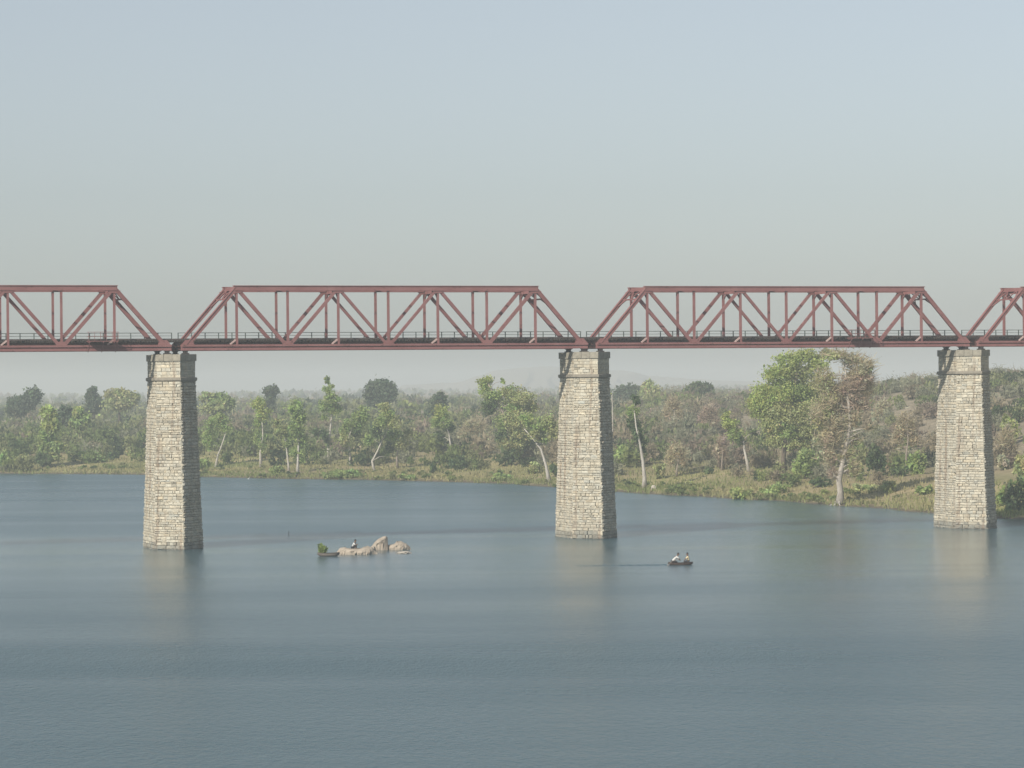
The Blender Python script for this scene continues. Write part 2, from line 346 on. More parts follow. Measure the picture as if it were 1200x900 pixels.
# ---- piers: pointed cutwaters at both ends
def hexa(W, M): return [(-W/2,-M/2), (0,-M/2-W/2), (W/2,-M/2), (W/2,M/2), (0,M/2+W/2), (-W/2,M/2)]
Z_CAP1, Z_CAP0, Z_STR1, Z_STR0, Z_BED = 20.74, 20.02, 18.27, 17.86, -3.6
W_T, M_T, W_B, M_B = 4.20, 4.62, 5.30, 5.62
def dims(z):
    if z >= Z_STR0: return W_T, M_T
    t = (Z_STR0 - z)/Z_STR0; return W_T + (W_B-W_T)*t, M_T + (M_B-M_T)*t
def pier_masonry(seed):
    r = random.Random(seed); quads = []; tints = []
    for k in range(6):
        z = -1.4 - r.uniform(0, 0.2)
        while z < Z_CAP0 - 0.05:
            h = r.uniform(0.20, 0.40)*(1.2 if z < 1 else 1.0)
            if z < Z_STR0 and z + h > Z_STR0 - 0.12: h = Z_STR0 - z
            if z > Z_STR0 and z + h > Z_CAP0 - 0.12: h = Z_CAP0 - z
            W0, M0 = dims(z + 1e-4); W1, M1 = dims(min(z + h, Z_STR0 - 1e-4) if z < Z_STR0 else z + h)
            A, B = hexa(W0, M0), hexa(W1, M1)
            a0, a1 = Vector((*A[k], z)), Vector((*A[(k+1)%6], z)); b0, b1 = Vector((*B[k], z+h)), Vector((*B[(k+1)%6], z+h))
            Ls = (a1-a0).length; n = Vector(((a1-a0).y, -(a1-a0).x, 0)).normalized()
            s = 0.0; up = z >= Z_STR0
            while s < Ls - 1e-4:
                w = r.uniform(0.24, 0.85)
                if Ls - s - w < 0.24: w = Ls - s
                j0, j1, j2, j3 = (r.uniform(0.004, 0.022) for _ in range(4))
                t0, t1 = (s + j0)/Ls, (s + w - j1)/Ls; e0 = s < 0.01; s += w; e1 = s > Ls - 0.01
                if k == 5 and r.random() < 0.007 and 2 < z < 16: continue        # a missing stone leaves a putlog hole
                lo, hi = j2/h, 1 - j3/h
                def P(t, q, out): return (a0.lerp(a1, t)).lerp(b0.lerp(b1, t), q) + n*out
                base = r.uniform(-0.015, 0.012) if up else r.choice((r.uniform(-0.02, 0.02), r.uniform(-0.02, 0.03), r.uniform(-0.06, 0.035)))
                rough = 0.025 if up else (0.13 if k in (1, 2, 4) else 0.065)
                u = lambda: r.uniform(-0.012, 0.012)
                o = [P(t0+u(),lo+u(),base), P(t1+u(),lo+u(),base), P(t1+u(),hi+u(),base), P(t0+u(),hi+u(),base)]
                c = [P(t0,lo,-0.16), P(t1,lo,-0.16), P(t1,hi,-0.16), P(t0,hi,-0.16)]
                tm, qm = 0.20*(t1-t0), 0.22
                f = lambda: r.uniform(.3, 1.7)
                i_ = [P(t0+tm*f(), lo+qm*f(), base+rough*r.uniform(.1,1.3)), P(t1-tm*f(), lo+qm*f(), base+rough*r.uniform(.1,1.3)), P(t1-tm*f(), hi-qm*f(), base+rough*r.uniform(.1,1.3)), P(t0+tm*f(), hi-qm*f(), base+rough*r.uniform(.1,1.3))]
                quads += [i_] + [[o[e], o[(e+1)%4], i_[(e+1)%4], i_[e]] for e in range(4)] + [[c[e], c[(e+1)%4], o[(e+1)%4], o[e]] for e in range(4)]
                g = r.gauss(1, 0.09) if r.random() > 0.04 else r.uniform(0.6, 0.8); wb = r.gauss(0, 0.010)
                if z < 0.5 + r.uniform(-.15, .15): g *= 0.62; wb -= 0.02
                tints += [(max(.08, (0.480+wb)*g), max(.08, 0.450*g), max(.07, (0.372-wb)*g))]*9
            z += h
            if abs(z - Z_STR0) < 1e-6: z = Z_STR1 - 0.02
    return poly_mesh('masonry', [[tuple(p) for p in q] for q in quads], 4, M_STONE, tints)
def grow_hex(W, M, g): return hexa(W + 2*g, M + 2*g*0.4142)
def make_pier(seed, label, k):
    x, y = pier_pos(k); root = empty('bridge_pier', (x, y, 0), TH)
    tag(root, label, 'bridge pier', 'stone piers of the railway bridge')
    tag(link('rubble_masonry', pier_masonry(seed), root), kind='stuff')
    m = MB(); g = -0.16
    m.prism(grow_hex(W_B + (W_B-W_T)*0.2, M_B + 0.2, g), Z_BED, Z_STR0 - 0.01, grow_hex(W_T, M_T, g)); m.prism(grow_hex(W_T, M_T, g), Z_STR0 - 0.01, Z_CAP0)
    m.build('shaft_core', M_MORTAR, root)
    m = MB(); m.prism(grow_hex(W_T, M_T, 0.05), Z_STR0, Z_STR0+0.10, grow_hex(W_T, M_T, 0.20)); m.prism(grow_hex(W_T, M_T, 0.20), Z_STR0+0.10, Z_STR1-0.06); m.prism(grow_hex(W_T, M_T, 0.20), Z_STR1-0.06, Z_STR1, grow_hex(W_T, M_T, 0.12))
    m.build('string_course', M_STRING, root)
    # cap: separate blocks laid round the edge with open joints, over a core
    m = MB(); m.prism(grow_hex(W_T, M_T, 0.06), Z_CAP0 + 0.004, Z_CAP1 - 0.05); cap = m.build('cap', M_DRESSED, root)
    r = random.Random(seed+50); P = grow_hex(W_T, M_T, 0.14); Q = grow_hex(W_T, M_T, -0.55)
    for e in range(6):
        p0, p1, q0, q1 = Vector(P[e]), Vector(P[(e+1)%6]), Vector(Q[e]), Vector(Q[(e+1)%6]); n = max(2, round((p1-p0).length/1.25))
        for j in range(n):
            t0, t1 = j/n + 0.008, (j+1)/n - 0.008; dz = r.uniform(-0.03, 0.02); gq = r.uniform(-0.02, 0.02)
            m = MB(); c = (p0 - Vector((0,0))).normalized()*gq
            m.prism([tuple(p0.lerp(p1,t0)+c), tuple(p0.lerp(p1,t1)+c), tuple(q0.lerp(q1,t1)), tuple(q0.lerp(q1,t0))], Z_CAP0 + 0.01 + abs(gq)*0.2, Z_CAP1 + dz)
            m.build('cap_stone', M_DRESSED, cap)
    return root
PIER_LABELS = {0: 'tapering rubble stone bridge pier at the left, with the broadest shaded right face',
               1: 'middle stone bridge pier, brown stains running down its left side',
               2: 'stone bridge pier at the right, small square holes down its left edge',
               -1: 'stone bridge pier beyond the left edge of the picture',
               3: 'stone bridge pier beyond the right edge of the picture'}
for k in (0, 1, 2, -1, 3): make_pier(11+k, PIER_LABELS[k], k)

# ---- one truss span, built once
def make_span():
    root = empty('truss_span'); yN, yF = -TW/2, TW/2
    zc0, zc1 = ZB + 0.31, ZB + HT - 0.26
    def sub(name, fn, mtl=M_STEEL, parent=root):
        m = MB(); fn(m); return m.build(name, mtl, parent)
    for y in (yN, yF):
        o = -1 if y < 0 else 1
        def chord(m):
            m.box(-0.45, LSP+0.45, y-0.30, y+0.30, ZB+0.40, ZB+0.62)
            m.box(-0.45, LSP+0.45, y-0.13, y+0.13, ZB+0.26, ZB+0.40)
            m.box(-0.45, LSP+0.45, y-0.22, y+0.22, ZB+0.05, ZB+0.26)
            m.box(-0.45, LSP+0.45, y-0.29, y+0.29, ZB, ZB+0.05)
            for i in range(64): x = 0.3 + i*(LSP-0.6)/63; m.box(x-0.02, x+0.02, y-0.20, y+0.20, ZB+0.26, ZB+0.40)
        sub('bottom_chord', chord)
        def tchord(m):
            m.box(PAN-0.30, 7*PAN+0.30, y-0.22, y+0.22, ZB+HT-0.50, ZB+HT-0.07)
            m.box(PAN-0.36, 7*PAN+0.36, y-0.30, y+0.30, ZB+HT-0.07, ZB+HT)
            m.box(PAN-0.30, 7*PAN+0.30, y-0.27, y+0.27, ZB+HT-0.56, ZB+HT-0.50)
        sub('top_chord', tchord)
        for x0, x1 in ((0, PAN), (LSP, 7*PAN)):
            sub('end_post', lambda m: (m.beam((x0, y, zc0), (x1, y, zc1), 0.42, 0.36), m.beam((x0, y, zc0+0.24), (x1, y, zc1+0.24), 0.05, 0.50)))
        for i in range(1, 7):
            a = (i*PAN, y, zc1 if i % 2 else zc0); c = ((i+1)*PAN, y, zc0 if i % 2 else zc1)
            wd = 0.36 if i in (1, 6) else (0.33 if i in (2, 5) else 0.29)
            def diag(m):
                for s in (-0.13, 0.13): m.beam((a[0], y+s, a[2]), (c[0], y+s, c[2]), wd, 0.05)
                A_, C_ = Vector((a[0], y, a[2])), Vector((c[0], y, c[2]))
                for q_ in range(10): p = A_.lerp(C_, 0.06+q_*0.098); p2 = A_.lerp(C_, 0.06+q_*0.098+0.05); m.beam(p, p2, wd*0.98, 0.21)
            sub('diagonal', diag)
        for i in range(1, 8):
            sub('vertical', lambda m: (m.box(i*PAN-0.115, i*PAN+0.115, y-0.15, y-0.12, ZB+0.62, ZB+HT-0.56), m.box(i*PAN-0.115, i*PAN+0.115, y+0.12, y+0.15, ZB+0.62, ZB+HT-0.56), m.box(i*PAN-0.03, i*PAN+0.03, y-0.12, y+0.12, ZB+0.62, ZB+HT-0.56)))
        for i in range(0, 9):
            for s in (-1, 1):
                yy = y + s*0.19
                if i % 2 == 0:
                    hw = 0.62 if i in (0, 8) else 0.58
                    zz = 1.12 if i in (0, 8) else 1.0
                    x = i*PAN
                    pl = [(x-hw, ZB+0.63), (x+hw, ZB+0.63), (x+hw*0.62, ZB+zz), (x-hw*0.62, ZB+zz)]
                    if i == 0: pl = [(x-0.40, ZB+0.63), (x+0.95, ZB+0.63), (x+0.80, ZB+zz), (x+0.05, ZB+zz)]
                    if i == 8: pl = [(x-0.95, ZB+0.63), (x+0.40, ZB+0.63), (x-0.05, ZB+zz), (x-0.80, ZB+zz)]
                else:
                    x = i*PAN; zt = ZB+HT-0.565
                    pl = [(x-0.70, zt), (x-0.40, zt-0.26), (x+0.40, zt-0.26), (x+0.70, zt)]
                sub('gusset_plate', lambda m: m.plate(pl, yy-0.012, yy+0.012))
    # floor: cross girders with knee brackets, stringers, sleepers, rails
    for i in range(9):
        sub('cross_girder', lambda m: (m.box(i*PAN-0.02, i*PAN+0.02, yN+0.31, yF-0.31, ZB+0.10, ZB+0.80), m.box(i*PAN-0.17, i*PAN+0.17, yN+0.31, yF-0.31, ZB+0.80, ZB+0.84), m.box(i*PAN-0.17, i*PAN+0.17, yN+0.31, yF-0.31, ZB+0.06, ZB+0.10)), M_STEEL_IN)
        if i % 2:
            for y in (yN, yF): sub('foot_brace', lambda m: m.beam((i*PAN-0.78, y-0.10, ZB+0.63), (i*PAN-0.16, y-0.10, ZB+1.12), 0.17, 0.14), M_SUNLIT)
    for y in (-0.92, 0.92):
        sub('stringer', lambda m: (m.box(-0.5, LSP+0.5, y-0.02, y+0.02, ZB+0.42, ZB+0.90), m.box(-0.5, LSP+0.5, y-0.14, y+0.14, ZB+0.90, ZB+0.93), m.box(-0.5, LSP+0.5, y-0.14, y+0.14, ZB+0.38, ZB+0.42)), M_STEEL_IN)
    r = random.Random(4)
    def sleepers(m):
        x = -0.75
        while x < LSP+0.8:
            ln = r.uniform(1.30, 1.75); dz = r.uniform(0, 0.03)
            m.box(x-0.125, x+0.125, -ln, ln, ZB+0.935, ZB+1.12+dz); x += 0.56
    tag(sub('sleepers', sleepers, M_SLEEPER), kind='stuff')
    for y in (-0.86, 0.86):
        sub('rail', lambda m: (m.box(-0.95, LSP+0.95, y-0.035, y+0.035, ZB+1.16, ZB+1.30), m.box(-0.95, LSP+0.95, y-0.07, y+0.07, ZB+1.15, ZB+1.165)), M_RAIL)
    # top bracing, portals, sway frames
    for i in range(1, 8):
        def strut(m):
            m.box(i*PAN-0.12, i*PAN+0.12, yN+0.31, yF-0.31, ZB+HT-0.42, ZB+HT-0.10)
        sub('top_strut', strut)
        if i % 2:
            def sway(m):
                for o, y in ((1, yN), (-1, yF)): m.beam((i*PAN, y+o*0.32, ZB+HT-1.25), (i*PAN, y+o*1.35, ZB+HT-0.46), 0.12, 0.12, side=(1,0,0))
                m.box(i*PAN-0.04, i*PAN+0.04, yN+0.33, yF-0.33, ZB+HT-0.80, ZB+HT-0.44)
            sub('sway_brace', sway)
    for i in range(1, 7):
        sub('lateral_brace', lambda m: m.beam((i*PAN+0.13, yN+0.32, ZB+HT-0.20), ((i+1)*PAN-0.13, yF-0.32, ZB+HT-0.20), 0.10, 0.10, side=(0,0,1)))
        sub('lateral_brace', lambda m: m.beam((i*PAN+0.13, yF-0.32, ZB+HT-0.31), ((i+1)*PAN-0.13, yN+0.32, ZB+HT-0.31), 0.10, 0.10, side=(0,0,1)))
    for s, x0, x1 in ((1, 0, PAN), (-1, LSP, 7*PAN)):
        def portal(m):
            for f0, f1, th in ((0.96, 0.985, 0.10), (0.80, 0.83, 0.10)):
                A_ = Vector((x0, 0, zc0)).lerp(Vector((x1, 0, zc1)), (f0+f1)/2); m.beam((A_.x, yN+0.26, A_.z), (A_.x, yF-0.26, A_.z), 0.20, 0.16, side=(0,0,1))
            P1 = Vector((x0,0,zc0)).lerp(Vector((x1,0,zc1)), 0.97); P2 = Vector((x0,0,zc0)).lerp(Vector((x1,0,zc1)), 0.815)
            for j in range(4):
                ya, yb = yN+0.26+j*(TW-0.52)/4, yN+0.26+(j+1)*(TW-0.52)/4
                pa, pb = (P1, P2) if j % 2 else (P2, P1); m.beam((pa.x, ya, pa.z), (pb.x, yb, pb.z), 0.09, 0.09, side=(1,0,0))
            P3 = Vector((x0,0,zc0)).lerp(Vector((x1,0,zc1)), 0.70)
            for o, y in ((1, yN), (-1, yF)): m.beam((P3.x, y+o*0.24, P3.z), (P2.x, y+o*1.2, P2.z), 0.12, 0.12, side=(1,0,0))
        sub('portal_brace', portal)
    # walkway with railing outside the far truss
    y0, y1 = yF+0.34, yF+0.98
    sub('walkway', lambda m: m.box(0.5, LSP+1.85, y0, y1, ZB+0.95, ZB+1.02), M_WALK)
    for i in range(9):
        xb = i*PAN if i else 0.6
        sub('walkway_bracket', lambda m: m.box(xb-0.05, xb+0.05, yF+0.31, y1, ZB+0.72, ZB+0.945), M_STEEL_IN)
    def rails(m):
        for z in (1.36, 1.67, 1.99): m.box(0.5, LSP+1.85, y1-0.06, y1-0.01, ZB+z-(0.035 if z > 1.9 else 0.022), ZB+z+(0.03 if z > 1.9 else 0.022))
    rl = sub('railing', rails, M_RAILING)
    m = MB(); m.box(-0.045, 0.045, y1-0.09, y1, ZB+1.02, ZB+2.02); pm = m.mesh('railing_post', M_RAILING)
    for x in np.linspace(0.545, LSP+1.805, 32): link('railing_post', pm, rl, (float(x), 0, 0))
    for x in (0, LSP):
        for y in (yN, yF):
            sub('bearing', lambda m: (m.box(x-0.36, x+0.36, y-0.36, y+0.36, Z_CAP1+0.003, Z_CAP1+0.13), m.box(x-0.22, x+0.22, y-0.26, y+0.26, Z_CAP1+0.13, ZB-0.07), m.box(x-0.30, x+0.30, y-0.30, y+0.30, ZB-0.07, ZB-0.004)), M_BEARING)
    return root
span = make_span()
def refuge(root, xa, xb):
    """trolley refuge hung outside the near chord"""
    y0, y1 = -TW/2-0.31, -TW/2-1.40
    m = MB(); m.box(xa, xb, y1, y0, ZB+0.98, ZB+1.05); pf = m.build('refuge_platform', M_STEEL, root)
    for x in (xa+0.15, (xa+xb)/2, xb-0.15):
        m = MB(); m.beam((x, y0, ZB+0.92), (x, y1, ZB+0.92), 0.12, 0.08, side=(1,0,0)); m.beam((x, y1+0.1, ZB+0.88), (x, y0+0.02, ZB-0.12), 0.07, 0.07, side=(1,0,0)); m.build('bracket', M_STEEL, pf)
    m = MB()
    for x in np.linspace(xa+0.03, xb-0.03, 6): m.box(x-0.02, x+0.02, y1+0.01, y1+0.05, ZB+1.05, ZB+2.0)
    for x in (xa+0.03, xb-0.03):
        for z in (1.5, 1.98): m.box(x-0.018, x+0.018, y1+0.05, y0, ZB+z-0.018, ZB+z+0.018)
    for z in (1.5, 1.98): m.box(xa, xb, y1+0.012, y1+0.048, ZB+z-0.02, ZB+z+0.02)
    m.build('refuge_railing', M_STEEL, pf)
SPAN_LABELS = {0: 'whole red steel truss span between the left pier and the middle pier',
               1: 'red steel truss span between the middle and right piers, refuge platform on its side',
               -1: 'red steel truss span cut off by the left picture edge, left of all piers',
               2: 'red steel truss span starting at the right pier, cut off by the right picture edge'}
for k in (0, 1, -1, 2):
    o = span if k == 0 else copy_tree(span)
    x, y = pier_pos(k); o.location = (x + END*AXC, y + END*AXS, 0); o.rotation_euler = (0, 0, TH)
    tag(o, SPAN_LABELS[k], 'bridge span', 'red truss spans of the railway bridge')
    if k == 1: refuge(o, 5*PAN+1.75, 5*PAN+4.75)
    if k == -1: refuge(o, 7*PAN-3.05, 7*PAN+0.15)

# ------------------------------------------------------------------ vegetation
def jitter(r, tint, n, s=0.16, hue=0.05):
    g = np.clip(r.normal(1, s, (n, 1)), 0.45, 1.7); return np.clip(np.asarray(tint)[None, :]*g*(1 + r.normal(0, hue, (n, 3))), 0.012, 0.6)
def leaf_quads(r, C, size, elong=1.5, flat=0.0):
    n = len(C); a = r.normal(0, 1, (n, 3)); a[:, 2] *= (1-flat); a /= np.linalg.norm(a, axis=1, keepdims=True)
    b = np.cross(a, r.normal(0, 1, (n, 3))); b /= np.linalg.norm(b, axis=1, keepdims=True) + 1e-9
    s = (np.asarray(size)*r.uniform(0.6, 1.4, n))[:, None]
    a = a*s*elong*0.5; b = b*s*0.5
    return np.stack([C - a, C + b*0.9 - a*0.1, C + a, C - b*0.9 + a*0.1], 1)
def clump_leaves(r, c, rad, n, size, tint, elong=1.5, subs=None, tight=0.30):
    """n leaf faces gathered in smaller tufts through an ellipsoid"""
    c = np.asarray(c, float); rad = np.asarray(rad, float)
    k = subs or max(3, n//22)
    d = r.normal(0, 1, (k, 3)); d /= np.linalg.norm(d, axis=1, keepdims=True)
    S = d*(r.uniform(0.05, 1, (k, 1))**0.42)
    i = r.integers(0, k, n)
    P = S[i] + r.normal(0, tight, (n, 3))*r.uniform(0.5, 1.1, (k, 1))[i]
    C = c + P*rad
    tt = jitter(r, tint, k, 0.14, 0.06)[i]*np.clip(r.normal(1, 0.13, (n, 1)), 0.5, 1.6)
    return leaf_quads(r, C, size, elong), tt, c + S*rad

class Tree:
    """base at the origin; trunk + limbs in one mesh, leaves in another"""
    def __init__(self, seed): self.r = nprng(seed); self.q = []; self.t = []; self.w = MB()
    def trunk(self, path, r0, r1, n=6, flare=1.5):
        path = [Vector(p) for p in path]; L = sum((path[i+1]-path[i]).length for i in range(len(path)-1)); s = 0; rad = []; self.path = path
        for i, p in enumerate(path):
            if i: s += (path[i]-path[i-1]).length
            rad.append((r0 + (r1-r0)*s/max(L, 1e-6))*(flare if i == 0 else 1))
        self.rad = rad; self.w.tube(path, rad, n); return self
    def limb(self, tgt, rr=None, m=0):
        tgt = Vector(tgt); best = None
        for i in range(len(self.path)-1):
            for f in (0.0, 0.33, 0.66, 1.0):
                p = self.path[i].lerp(self.path[i+1], f)
                dz = tgt.z - p.z; dd = (tgt-p).length + (0 if dz > 0.15*(tgt-p).length else 4)
                if i == 0 and f < 0.5: dd += 3
                if best is None or dd < best[0]: best = (dd, p, self.rad[i]*(1-f) + self.rad[i+1]*f)
        p = best[1]; mid = p.lerp(tgt, 0.5) + Vector(self.r.normal(0, 0.06, 3))*(tgt-p).length + Vector((0,0,0.08*(tgt-p).length))
        r0 = rr or best[2]*0.6; self.w.tube([p, mid, tgt], [r0, r0*0.65, r0*0.25], 5); return p
    def clump(self, c, rad, n, size, tint, elong=1.5, twigs=3, tight=0.30, limb=True):
        q, t, S = clump_leaves(self.r, c, rad, n, size, tint, elong, tight=tight); self.q.append(q); self.t.append(t)
        if limb:
            self.limb(c)
            for s in S[:twigs]: self.w.tube([c, Vector(c).lerp(Vector(s), 0.5) + Vector((0, 0, 0.1)), s], [0.05, 0.035, 0.015], 4)
        return S
    def twigs(self, c, rad, n, length, tint, width=0.05):
        r = self.r; P = np.asarray(c) + r.normal(0, 0.5, (n, 3))*np.asarray(rad)
        a = r.normal(0, 1, (n, 3)); a[:, 2] = np.abs(a[:, 2])*0.8; a /= np.linalg.norm(a, axis=1, keepdims=True)
        b = np.cross(a, r.normal(0, 1, (n, 3))); b /= np.linalg.norm(b, axis=1, keepdims=True)
        l = (length*r.uniform(0.5, 1.3, n))[:, None]; w = width*r.uniform(0.6, 1.3, n)[:, None]
        self.q.append(np.stack([P - b*w, P + b*w, P + a*l + b*w*0.3, P + a*l - b*w*0.3], 1)); self.t.append(jitter(r, tint, n, 0.2, 0.04))
    def finish(self, name, label, cat, loc, bark, group=None, crown='crown', rz=0.0, scale=1.0):
        root = empty(name, loc, rz); root.scale = (scale,)*3; tag(root, label, cat, group)
        if self.w.v: self.w.build('trunk' if cat == 'tree' else 'stems', bark, root, smooth=True)
        if self.q: link(crown, poly_mesh(crown, np.concatenate(self.q), 4, M_LEAF, np.concatenate(self.t)), root)
        return root

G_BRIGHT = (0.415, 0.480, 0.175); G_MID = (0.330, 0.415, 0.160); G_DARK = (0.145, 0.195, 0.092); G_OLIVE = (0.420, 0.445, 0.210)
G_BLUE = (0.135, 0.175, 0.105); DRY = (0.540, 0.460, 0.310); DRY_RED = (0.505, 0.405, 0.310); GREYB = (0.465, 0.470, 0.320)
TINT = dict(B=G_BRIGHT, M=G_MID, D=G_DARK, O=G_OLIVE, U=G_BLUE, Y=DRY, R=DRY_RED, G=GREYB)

def photo_tree(seed, label, base, trunk, clumps, bark=None, r0=0.28, r1=0.08, leaf=0.28, dens=1.35, tint='M', Y=None, group=None, bare=(), name='riverside_tree', cat='tree', twig=0):
    """a tree standing on the bank under photograph pixel 'base'; trunk points and clumps (x, y, rx, ry[, tint]) are read off at its own distance"""
    if Y is None: X, Y = to_ground(*base)
    else: X = uv(*base)[0]*Y
    Z = gz(X, Y) - 0.12; k = Y/F_PX; r = nprng(seed+900); org = at(base[0], base[1], Y)
    def loc(px, py, dy=0.0): p = at(px, py, Y); return Vector((p.x - org.x, dy, p.z - org.z + (org.z - Z)*0 ))
    t = Tree(seed); off = org.z - Z
    pts = [Vector((0, 0, 0))]
    dy = 0.0
    for (px, py) in trunk:
        dy += r.normal(0, 0.25); p = loc(px, py, dy); p.z += off; pts.append(p)
    t.trunk(pts, r0*0.85, r1, 7)
    for c in clumps:
        px, py, rx, ry = c[:4]; tn = TINT[c[4]] if len(c) > 4 else TINT[tint]
        p = loc(px, py, r.normal(0, 0.35)*rx*k); p.z += off
        rad = (rx*k*1.03, rx*k*0.95, ry*k*1.03); vol = rad[0]*rad[2]
        n = int(np.clip(300*dens*vol**0.9, 60, 3000))
        t.clump(p, rad, n, leaf, tn)
        if twig: t.twigs(p, rad, int(n*twig), 1.0, TINT['Y'] if tn is not DRY_RED else DRY_RED)
    for (px, py, rr) in bare:
        p = loc(px, py, r.normal(0, 0.3)); p.z += off; t.limb(p, rr)
    return t.finish(name, label, cat, (X, Y, Z), bark or M_BARK_PALE, group)

RB = 'slender pale-trunked trees along the far bank'
photo_tree(1, 'slender bright green tree near the left picture edge, leafy down to the ground', (58, 547), [(58, 530), (57, 510), (57, 485)],
           [(56, 485, 8, 8, 'B'), (60, 499, 9, 9, 'B'), (56, 512, 9, 9), (65, 524, 9, 8), (52, 526, 8, 8), (60, 536, 10, 6, 'O')], r0=0.22, leaf=0.45)
photo_tree(2, 'small pale-trunked tree leaning right, just right of the left pier', (253, 548), [(255, 535), (260, 522), (265, 506)],
           [(249, 499, 9, 9), (245, 512, 7, 9), (263, 498, 7, 8), (256, 489, 7, 6), (244, 522, 5, 6)], group=RB, bare=[(251, 531, .12)])
photo_tree(3, 'slim upright tree with yellow-green top, first tall one right of the left pier', (306, 549), [(305, 532), (308, 510), (307, 488), (306, 474)],
           [(304, 474, 8, 8, 'B'), (309, 485, 8, 7, 'B'), (303, 497, 5, 6), (303, 512, 6, 8), (307, 524, 4, 5)], group=RB)
photo_tree(4, 'slim leafy tree standing at the water edge on a pale twin foot', (349, 559), [(349, 545), (350, 520), (348, 495), (347, 478)],
           [(346, 478, 9, 8, 'M'), (350, 490, 8, 8), (347, 503, 8, 9), (352, 516, 7, 8), (347, 531, 7, 6), (354, 536, 4, 5)], group=RB, r0=0.3)
photo_tree(5, 'short bent tree with pale foot close left of the twin-footed slim tree', (339, 556), [(338, 545), (336, 528), (333, 510)],
           [(331, 504, 8, 7, 'O'), (336, 516, 6, 8), (325, 497, 6, 5, 'O')], group=RB, r0=0.24)
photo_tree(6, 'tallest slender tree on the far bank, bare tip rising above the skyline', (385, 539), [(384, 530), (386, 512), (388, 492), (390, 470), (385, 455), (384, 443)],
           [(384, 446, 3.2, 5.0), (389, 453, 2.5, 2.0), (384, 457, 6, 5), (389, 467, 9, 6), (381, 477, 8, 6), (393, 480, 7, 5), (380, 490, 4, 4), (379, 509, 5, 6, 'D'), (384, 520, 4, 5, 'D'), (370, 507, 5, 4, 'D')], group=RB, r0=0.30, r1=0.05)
photo_tree(7, 'leafy forked tree right of the tallest slender tree, thin dark trunk', (411, 547), [(410, 530), (409, 512), (414, 500)],
           [(412, 498, 9, 8), (420, 494, 8, 9), (424, 486, 8, 8), (404, 516, 6, 7, 'O'), (405, 503, 6, 6), (417, 508, 6, 5, 'D')], group=RB)
photo_tree(8, 'crooked pale tree bending over the grass halfway between left and middle piers', (439, 553), [(436, 541), (442, 530), (448, 516), (455, 503)],
           [(447, 495, 9, 7), (440, 507, 8, 7, 'D'), (455, 487, 9, 7), (433, 516, 6, 6), (462, 497, 7, 6, 'O'), (450, 478, 7, 6, 'O')], group=RB, bare=[(456, 536, .09)])
photo_tree(9, 'low dark-trunked tree with white broken limbs, beside the crooked pale tree', (466, 550), [(465, 537), (466, 525)],
           [(470, 519, 9, 7, 'O'), (461, 511, 8, 7), (478, 508, 6, 5, 'O'), (456, 525, 6, 6, 'D')], bark=M_BARK_DRY, bare=[(488, 516, .14), (469, 512, .12)])
photo_tree(10, 'bright green narrow tree with white trunk foot, left of the big green tree', (529, 537), [(528, 522), (526, 508), (520, 495)],
           [(517, 483, 8, 8, 'B'), (518, 495, 10, 8), (526, 502, 6, 6, 'D'), (510, 496, 6, 6), (515, 512, 7, 6, 'D')], group=RB)
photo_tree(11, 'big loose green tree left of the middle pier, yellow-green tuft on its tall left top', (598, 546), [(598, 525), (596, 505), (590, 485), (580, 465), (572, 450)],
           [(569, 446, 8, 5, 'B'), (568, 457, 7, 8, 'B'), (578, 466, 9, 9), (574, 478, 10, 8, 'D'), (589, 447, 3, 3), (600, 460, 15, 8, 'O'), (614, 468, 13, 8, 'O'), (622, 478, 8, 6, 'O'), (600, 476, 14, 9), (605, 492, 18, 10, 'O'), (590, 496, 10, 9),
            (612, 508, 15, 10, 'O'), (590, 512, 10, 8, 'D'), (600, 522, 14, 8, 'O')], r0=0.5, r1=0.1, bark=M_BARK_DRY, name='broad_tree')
photo_tree(12, 'tree with long white leaning trunk against the left side of the middle pier', (644, 567), [(640, 547), (634, 527), (624, 514), (614, 503)],
           [(632, 500, 10, 8), (641, 496, 9, 9, 'O'), (618, 492, 8, 7), (648, 508, 8, 7, 'O'), (626, 510, 7, 5, 'O'), (637, 514, 6, 5)], r0=0.34)
photo_tree(13, 'narrow dark green tree on a straight white trunk, right of the middle pier', (755, 574), [(755, 560), (753, 540), (750, 522), (745, 500), (743, 482)],
           [(744, 470, 5, 6, 'D'), (742, 484, 6, 7), (743, 498, 8, 8, 'D'), (747, 510, 7, 7, 'D'), (753, 518, 5, 5, 'D'), (752, 528, 4, 4, 'D')], r0=0.42, r1=0.07, dens=1.5)
photo_tree(14, 'small tree leaning left on a white trunk, left of the large bright green tree', (878, 554), [(875, 540), (872, 527), (871, 516)],
           [(851, 489, 6, 5, 'B'), (856, 498, 8, 7, 'B'), (860, 508, 7, 7), (865, 518, 6, 6, 'D'), (883, 508, 4, 3, 'D')], r0=0.34, r1=0.13)
